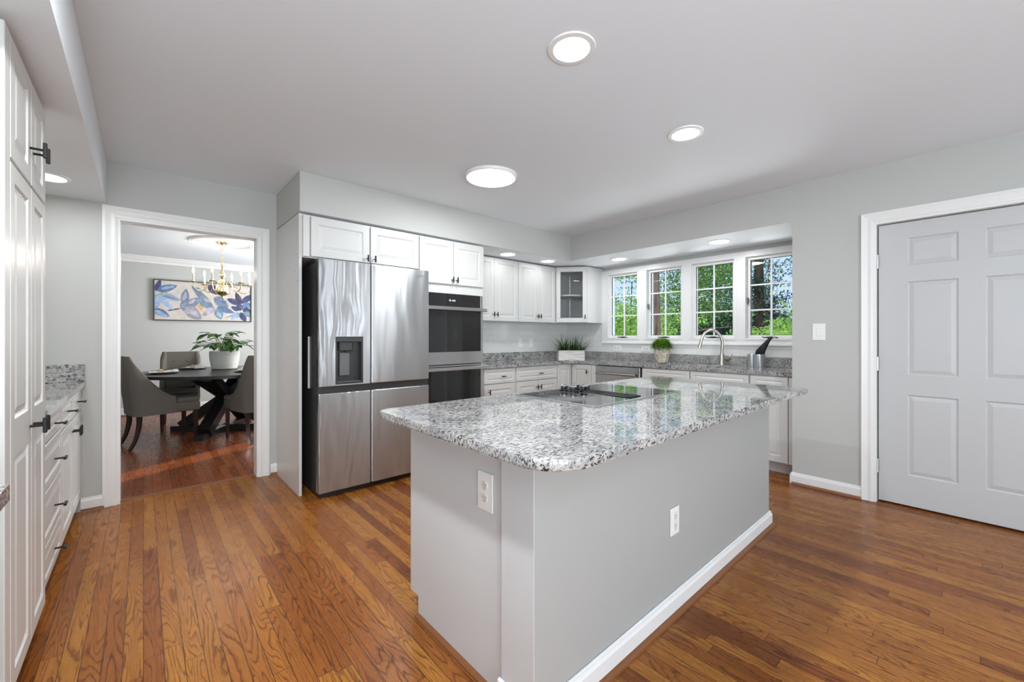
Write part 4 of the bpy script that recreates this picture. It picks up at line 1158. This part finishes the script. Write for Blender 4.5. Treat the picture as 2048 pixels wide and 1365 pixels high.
# place settings
def setting(loc, rz, who, big):
    z = .7655
    t = thing('charger_plate', 'dark round charger plate ' + who, 'plate', (*loc, z), rz, 'charger plates on the dining table')
    bm = BM(); lathe(bm, [(0, .002), (.10, 0), (.15, .008), (.155, .010), (.15, .012), (.1, .006), (0, .006)], (0, 0, 0), 40, caps=False); finish(bm, 'plate', 'plate_dark', t, True)
    t = thing('dinner_plate', 'grey dinner plate on the charger ' + who, 'plate', (*loc, z + .0075), rz, 'dinner plates on the dining table')
    bm = BM(); lathe(bm, [(0, .001), (.07, 0), (.12, .012), (.124, .014), (.118, .015), (.07, .005), (0, .005)], (0, 0, 0), 36, caps=False); finish(bm, 'plate', 'plate', t, True)
    t = thing('napkin', 'white folded napkin in a tan ring on plate ' + who, 'napkin', (*loc, z + .0135), rz, 'napkins on the dining table')
    bm = BM(); prev = None; rr = random.Random(int(loc[0] * 100))
    for i in range(15):
        k = i / 14; wd = .012 + .055 * abs(k - .42) ** .8 + (.01 if k > .42 else 0)
        hgt = .014 + big * max(0, k - .45) * .10
        row = [bm.verts.new((-.12 + .27 * k, wd * s + .008 * rr.gauss(0, .4), (.004 + hgt * (1 - abs(s)) + .008 * math.sin(s * 7 + i)) if abs(s) < 1 else .003 + big * max(0, k - .5) * .04)) for s in (-1, -.6, -.2, .2, .6, 1)]
        row += [bm.verts.new((-.12 + .27 * k, wd * s, .001)) for s in (1, -1)]
        if prev:
            for q in range(8): bm.faces.new((prev[q], prev[(q + 1) % 8], row[(q + 1) % 8], row[q]))
        else: bm.faces.new(row)
        prev = row
    bm.faces.new(prev[::-1]); nk = finish(bm, 'cloth', 'napkin', t, True)
    bm = BM(); lathe(bm, [(.019, -.017), (.022, -.017), (.022, .017), (.019, .017), (.019, -.017)], (-.01, 0, .02), 20, 'X', caps=False); finish(bm, 'napkin_ring', 'ring', t, True)
setting((.16, 6.33), .2, 'before the chair at left of table', .3)
setting((.50, 6.98), -1.2, 'before the tufted chair behind the table', 1.0)
setting((.97, 6.02), 1.8, 'before the chair nearest the kitchen', .5)

# potted plant on the table
t = thing('potted_plant', 'leafy green plant in ribbed pale pot on dining table', 'plant', (.807, 6.655, .7655))
bm = BM(); prof = [(.115, 0), (.13, .006)]
for k in range(17):
    z = .014 + k * .0133; r = .138 + .030 * math.sin(min(1, z / .24) * PI * .62)
    prof += [(r - .002, z), (r + .0022, z + .0045), (r - .0005, z + .010)]
prof += [(.160, .243), (.152, .243), (.145, .2), (0, .2)]
lathe(bm, prof, (0, 0, 0), 48); finish(bm, 'pot', 'ceramic', t, True, 60)
bm = BM(); lathe(bm, [(.1, 0), (.135, 0), (.145, .006), (.1, .006)], (0, 0, 0), 32); finish(bm, 'saucer', 'plate', t)
def leafshape(bm, base, d, up, L, wd, fold=.18, droop=.5):
    d = Vector(d).normalized(); up = Vector(up); s = d.cross(up).normalized(); up = s.cross(d).normalized(); base = Vector(base)
    N = 7; rows = []
    for i in range(N + 1):
        k = i / N; p = base + d * L * k - Vector((0, 0, 1)) * droop * L * k * k * .5
        wk = wd * math.sin(PI * min(1, k ** .75 * .985 + .015)) if 0 < i < N else .0005
        rows.append([bm.verts.new(p - s * wk + up * wk * fold), bm.verts.new(p - s * wk * .5 + up * wk * fold * .3), bm.verts.new(p), bm.verts.new(p + s * wk * .5 + up * wk * fold * .3), bm.verts.new(p + s * wk + up * wk * fold)])
    for i in range(N):
        for k in range(4): bm.faces.new((rows[i][k], rows[i][k + 1], rows[i + 1][k + 1], rows[i + 1][k]))
bms, bml = BM(), BM(); rr = random.Random(11)
for i in range(46):
    a = rr.uniform(0, 2 * PI); out = rr.uniform(.03, .24); hgt = rr.uniform(.05, .27) * (1.15 - out * 1.5)
    if i % 6 == 0: out, hgt = rr.uniform(.22, .29), rr.uniform(.04, .14)
    p0 = Vector((rr.uniform(-.06, .06), rr.uniform(-.06, .06), .2)); p2 = Vector((math.cos(a) * out, math.sin(a) * out, .25 + hgt)); p1 = p0.lerp(p2, .55) + Vector((0, 0, .05))
    tube(bms, spline([p0, p1, p2], 4), .0028, 5)
    dv = Vector((math.cos(a + rr.gauss(0, .5)), math.sin(a + rr.gauss(0, .5)), rr.uniform(-.35, .25)))
    leafshape(bml, p2, dv, (0, 0, 1), rr.uniform(.12, .185), rr.uniform(.034, .054), .2, rr.uniform(.2, .8))
finish(bms, 'stems', 'stem', t, True); finish(bml, 'foliage', 'pothos', t, True, 80)

# painting
t = thing('painting', 'wide dark-framed painting of blue blossoms on dining wall', 'painting', (.115, DY1 - .001, 0))
x1p, z0p, z1p = 1.31, 1.455, 2.10; fw = .014
bm = BM()
for q in ((0, z0p, x1p, z0p + fw), (0, z1p - fw, x1p, z1p), (0, z0p + fw, fw, z1p - fw), (x1p - fw, z0p + fw, x1p, z1p - fw)): box(bm, q[0], -.045, q[1], q[2], 0, q[3])
finish(bm, 'frame', mat('dark_frame', srgb(56, 54, 52), .5), t)
PC = {}
def pm(n, c):
    m = mat('paint_' + n, c, .7); k = NT(m); nz = k.noise(k.mapping(k.coord(), (14, 14, 14)), 1, 3, .6)
    k.l.new(k.ramp(nz, [(.3, tuple(v * (.92 if n == 'ground' else .72) for v in c)), (.5, c), (.72, tuple(min(1, v * (1.05 if n == 'ground' else 1.35) + .04) for v in c))]), k.b.inputs['Base Color']); return m
cols = [('ground', srgb(205, 196, 188)), ('navy', srgb(66, 74, 112)), ('blue', srgb(96, 122, 160)), ('light', srgb(150, 174, 198)), ('slate', srgb(120, 132, 152)), ('grey', srgb(152, 150, 158)), ('lilac', srgb(172, 166, 180)), ('teal', srgb(116, 142, 156)), ('ochre', srgb(206, 168, 116)), ('dusk', srgb(66, 64, 82))]
ci = {n: i for i, (n, c) in enumerate(cols)}
bm = BM(); box(bm, fw, -.03, z0p + fw, x1p - fw, -.002, z1p - fw)
def PX_(u, v): return (fw + (u - 130) / 1700 * (x1p - 2 * fw), z1p - fw - (v - 200) / 770 * (z1p - z0p - 2 * fw))
lay = [0]
def petal(b, e, w_, c, rnd=1.0):
    lay[0] += 1; y = -.0302 - lay[0] * .00006
    b, e = Vector(b), Vector(e); d_ = e - b; L = d_.length; d_ /= L; s_ = Vector((-d_.y, d_.x)); pts = []
    for k in range(13):
        a = k / 12; pts.append(b + d_ * L * a + s_ * w_ * math.sin(PI * a ** .8) ** .75)
    for k in range(11, 0, -1):
        a = k / 12; pts.append(b + d_ * L * a - s_ * w_ * math.sin(PI * a ** .8) ** .75)
    vs = []
    for p in pts:
        u = min(1828, max(132, p.x)); v = min(968, max(202, p.y)); x, z = PX_(u, v); vs.append(bm.verts.new((x, y, z)))
    f = bm.faces.new(vs); f.material_index = ci[c]
for q in (((220, 430), (350, 425), 22, 'ochre'), ((330, 795), (570, 735), 14, 'dusk'), ((1330, 915), (1560, 815), 10, 'slate'), ((640, 715), (850, 690), 18, 'ochre'), ((850, 640), (960, 800), 40, 'ochre'),
          ((150, 420), (225, 185), 48, 'navy'), ((170, 405), (500, 285), 72, 'blue'), ((230, 370), (460, 300), 28, 'light'), ((180, 475), (570, 575), 62, 'light'), ((250, 500), (500, 560), 22, 'slate'), ((150, 470), (160, 760), 75, 'light'), ((200, 530), (440, 780), 52, 'light'), ((100, 770), (375, 905), 70, 'blue'), ((120, 800), (330, 905), 40, 'light'),
          ((605, 640), (650, 335), 72, 'slate'), ((600, 590), (640, 400), 34, 'lilac'), ((600, 590), (600, 790), 62, 'slate'), ((640, 690), (910, 515), 82, 'slate'), ((690, 640), (800, 540), 36, 'lilac'), ((630, 710), (910, 950), 115, 'grey'), ((700, 770), (860, 900), 50, 'lilac'),
          ((1030, 240), (1260, 420), 85, 'dusk'), ((1120, 720), (730, 260), 66, 'slate'), ((900, 360), (780, 290), 30, 'teal'), ((870, 570), (1130, 710), 78, 'teal'), ((950, 520), (1060, 590), 36, 'lilac'), ((1150, 690), (920, 880), 66, 'lilac'), ((1140, 480), (1400, 690), 98, 'slate'), ((1200, 520), (1360, 600), 40, 'blue'), ((1180, 690), (1510, 795), 60, 'blue'), ((1180, 720), (1270, 945), 80, 'teal'), ((1200, 780), (1260, 910), 40, 'light'),
          ((1620, 600), (1370, 500), 62, 'navy'), ((1640, 600), (1540, 350), 56, 'dusk'), ((1650, 590), (1860, 380), 60, 'navy'), ((1550, 690), (1700, 640), 75, 'navy'), ((1600, 740), (1450, 660), 46, 'navy'), ((1610, 790), (1460, 940), 62, 'light'), ((1630, 780), (1740, 990), 62, 'navy'), ((1670, 640), (1850, 600), 66, 'blue'), ((1680, 700), (1850, 800), 70, 'navy'), ((1700, 780), (1850, 860), 60, 'teal')):
    petal(*q)
finish(bm, 'canvas', [pm(n, c) for n, c in cols], t)

# chandelier and ceiling medallion
CH = (.775, 6.58)
t = thing('ceiling_medallion', 'white round moulded medallion on the dining ceiling', 'medallion', (*CH, CZ))
bm = BM(); lathe(bm, [(.36, 0), (.36, -.012), (.345, -.022), (.33, -.012), (.315, -.02), (.30, -.008), (.12, -.012), (.1, -.006), (0, -.006)], (0, 0, 0), 64, caps=False); finish(bm, 'disc', 'trim', t, True)
t = thing('chandelier', 'brass six-arm candle chandelier above the dining table', 'chandelier', (*CH, 0))
bm = BM(); lathe(bm, [(0, CZ - .006), (.068, CZ - .006), (.066, CZ - .018), (.04, CZ - .032), (.012, CZ - .04), (0, CZ - .04)], (0, 0, 0), 28, caps=False); finish(bm, 'canopy', 'brass', t, True)
bm = BM(); z = CZ - .04; k = 0
while z > 2.14:
    pts = [(.012 * math.cos(a) * (1 if k % 2 else 0), .012 * math.cos(a) * (0 if k % 2 else 1), z - .022 + .022 * math.sin(a)) for a in [2 * PI * j / 12 for j in range(13)]]
    tube(bm, pts, .0028, 6, caps=False); z -= .034; k += 1
finish(bm, 'chain', 'brass', t, True)
bm = BM(); lathe(bm, [(.0, 2.145), (.008, 2.14), (.012, 2.11), (.010, 2.09), (.018, 2.05), (.034, 2.02), (.036, 2.0), (.020, 1.97), (.014, 1.955), (.026, 1.945), (.03, 1.93), (.022, 1.90), (.018, 1.885), (.05, 1.862), (.06, 1.835), (.072, 1.81), (.078, 1.785), (.068, 1.76), (.042, 1.742), (.02, 1.733), (.014, 1.72), (.012, 1.705), (.0, 1.70)], (0, 0, 0), 28, caps=False)
tube(bm, [(.018 * math.cos(a), 0, 1.685 + .018 * math.sin(a)) for a in [2 * PI * j / 14 for j in range(15)]], .004, 6, caps=False)
finish(bm, 'stem', 'brass', t, True)
for k in range(6):
    a = math.radians(183.3) - k * PI / 3; ca, sa = math.cos(a), math.sin(a)
    f = lambda r, z: (ca * r, sa * r, z)
    bm = BM(); tube(bm, spline([f(.04, 1.90), f(.10, 1.925), f(.15, 1.87), f(.20, 1.795), f(.265, 1.79), f(.302, 1.84), f(.305, 1.885)], 7), .0058, 8)
    lathe(bm, [(.0, 1.882), (.03, 1.884), (.042, 1.894), (.04, 1.897), (.014, 1.892), (.016, 1.91), (.0, 1.91)], f(.305, 0), 20, caps=False); arm = finish(bm, 'arm', 'brass', t, True)
    bm = BM(); lathe(bm, [(.011, 1.905), (.011, 2.0), (.008, 2.003)], f(.305, 0), 14); finish(bm, 'candle', 'candle', arm, True)
    bm = BM(); lathe(bm, [(.005, 2.002), (.011, 2.015), (.0125, 2.028), (.009, 2.05), (.003, 2.075), (0, 2.08)], f(.305, 0), 14); finish(bm, 'bulb', 'bulb', arm, True)

# ================================================================== outdoors
bm = BM(); box(bm, XW + .3, -30, -.9, 60, 60, -.8); o = finish(bm, 'lawn', 'grass'); o['kind'] = 'structure'
def at(px, d):
    u = (px - 1024) / 826.04; return (d * (.6659 + .7460 * u), d * (.7460 - .6659 * u))
def tree(label, px, d, trunk_r, lean, bark_m, blobs, leaf_m, n, size, seed, name='tree', branches=()):
    x, y = at(px, d); t = thing(name, label, 'tree', (x, y, -.8), 0, 'trees outside the bay windows')
    rr = random.Random(seed)
    bm = BM(); H = max(b[2] for b in blobs) + .8
    tp = spline([(0, 0, -.02), (lean[0] * .4, lean[1] * .4, H * .35), (lean[0], lean[1], H * .95)], 6)
    tube(bm, tp, [trunk_r * (1 - .55 * i / (len(tp) - 1)) for i in range(len(tp))], 12)
    for (k, dx, dy, dz, L, r) in branches:
        p = tp[int(k * (len(tp) - 1))]; e = p + Vector((dx, dy, dz)).normalized() * L
        tube(bm, spline([p, p.lerp(e, .5) + Vector((0, 0, .08 * L)), e], 4), [r * (1 - .7 * i / 8) for i in range(9)], 7)
    finish(bm, 'trunk', bark_m, t, True)
    bm = BM()
    vol = [b[3] * b[4] * b[5] for b in blobs]; tot = sum(vol)
    # each blob: px offset, depth offset, height z, radii across, along, up
    for (dpx, dd, z, ra, rl, ru), v in zip(blobs, vol):
        bx, by = at(px + dpx, d + dd); cx, cy, cz = bx - x, by - y, z + .8
        m_ = int(n * v / tot) + 8; cl = []
        for _ in range(max(3, m_ // 26)):
            q = Vector((rr.gauss(0, .5), rr.gauss(0, .5), rr.gauss(0, .5)))
            cl.append(Vector((cx + q.x * ra, cy + q.y * rl, cz + q.z * ru)))
        for c in cl:
            for _ in range(26):
                p = c + Vector((rr.gauss(0, .16) * ra, rr.gauss(0, .16) * rl, rr.gauss(0, .09) * ru))
                L = size * rr.uniform(.6, 1.3); w_ = L * .42
                nv = Vector((rr.gauss(0, 1), rr.gauss(0, 1), rr.gauss(.9, .8))).normalized(); tv = nv.orthogonal().normalized(); tv.rotate(Matrix.Rotation(rr.uniform(0, 2 * PI), 3, nv)); sv = nv.cross(tv)
                bm.faces.new([bm.verts.new(v_) for v_ in (p - tv * L * .5, p - sv * w_ * .5, p + tv * L * .5, p + sv * w_ * .5)])
    f = finish(bm, 'foliage', leaf_m, t)
    return t
tree('tree with thick grey-brown trunk standing behind second window from left', 1314, 7.0, .135, (-.04, .03), 'bark', [(60, 2.2, 2.0, 1.0, .7, .6), (-60, 2.2, 3.3, 1.2, .8, .5), (70, 2.2, 3.0, .9, .8, .45)], 'leaf_mid', 7000, .06, 21, branches=[(.62, .6, -1, .35, 1.2, .02)])
tree('bright green leafy tree filling the third window', 1406, 9.5, .06, (.1, .25), 'bark_dark', [(0, .6, 2.9, 1.3, 1.0, .9), (50, .8, 2.5, 1.1, .9, .8), (-30, .6, 2.1, 1.0, .9, .6), (20, .7, 3.7, 1.3, 1.0, .6)], 'leaf_bright', 15000, .075, 22, branches=[(.5, .3, .8, .9, 1.3, .022), (.55, -.3, -.9, .8, 1.5, .022), (.65, .2, -.8, .7, 1.2, .018)])
tree('dark bluish evergreen behind the lower third window', 1450, 11.5, .12, (0, 0), 'bark_dark', [(0, 0, 1.5, 1.5, 1.2, .7), (-40, .5, 1.0, 1.2, 1.0, .5), (40, .3, .9, 1.0, 1.0, .6)], 'leaf_dark', 9000, .09, 23)
tree('leaning bare-trunked tree seen through the rightmost window', 1545, 6.4, .06, (.22, -.50), 'bark_dark', [(14, 1.6, 3.5, .7, .6, .35), (70, 1.6, 2.6, .6, .5, .4)], 'leaf_mid', 2200, .055, 24, branches=[(.66, -.1, -.9, .15, 1.0, .03), (.6, .2, .9, .9, 1.0, .02)])
tree('dark broad-trunked evergreen covering the left half of rightmost window', 1520, 7.6, .15, (0, .02), 'bark_dark', [(-8, 0, 2.0, .34, .4, .5), (12, .1, 1.5, .42, .4, .5), (-14, .2, 2.9, .26, .4, .4)], 'leaf_dark', 6500, .055, 25)
tree('light green shrub at the foot of the rightmost window', 1575, 6.0, .04, (0, 0), 'bark_dark', [(0, 0, 1.22, .5, .5, .26), (-30, .3, 1.12, .5, .4, .2), (30, .2, 1.27, .5, .4, .26)], 'leaf_bright', 5000, .05, 26, 'shrub')
tree('mid-green leafy tree behind the leftmost window', 1250, 8.5, .02, (.1, -.1), 'bark_dark', [(0, 0, 1.65, 1.1, 1.0, .42), (-30, .5, 1.2, 1.0, 1.0, .45), (30, .4, 1.3, 1.0, 1.0, .45), (-25, .3, 2.5, .9, .8, .16)], 'leaf_bright', 13000, .065, 27, branches=[(.4, .5, -.6, .6, 1.3, .015)])
for k, (px, d, h, lm) in enumerate(((1210, 15, 1.9, 'leaf_mid'), (1330, 16, 2.1, 'leaf_mid'), (1400, 18, 3.0, 'leaf_mid'), (1490, 17, 2.6, 'leaf_dark'), (1590, 15, 2.0, 'leaf_mid'), (1120, 17, 2.4, 'leaf_mid'), (1700, 15, 2.5, 'leaf_mid'))):
    lb = ('distant green tree beyond the left edge of leftmost window', 'distant green tree low behind second window', 'tall distant green tree behind the third window', 'distant dark tree between third and rightmost windows', 'distant green tree behind the right side of rightmost window', 'distant tree far left outside the bay, behind corner cupboard', 'distant tree far right outside the bay, behind the grey wall')[k]
    tree(lb, px, d, .14, (0, 0), 'bark_dark', [(0, 0, h * .55, 2.4, 2.0, h * .5), (40, .5, h * .35, 2.2, 1.8, h * .4), (-40, .5, h * .4, 2.2, 1.8, h * .4)], lm, 7000, .13, 40 + k)
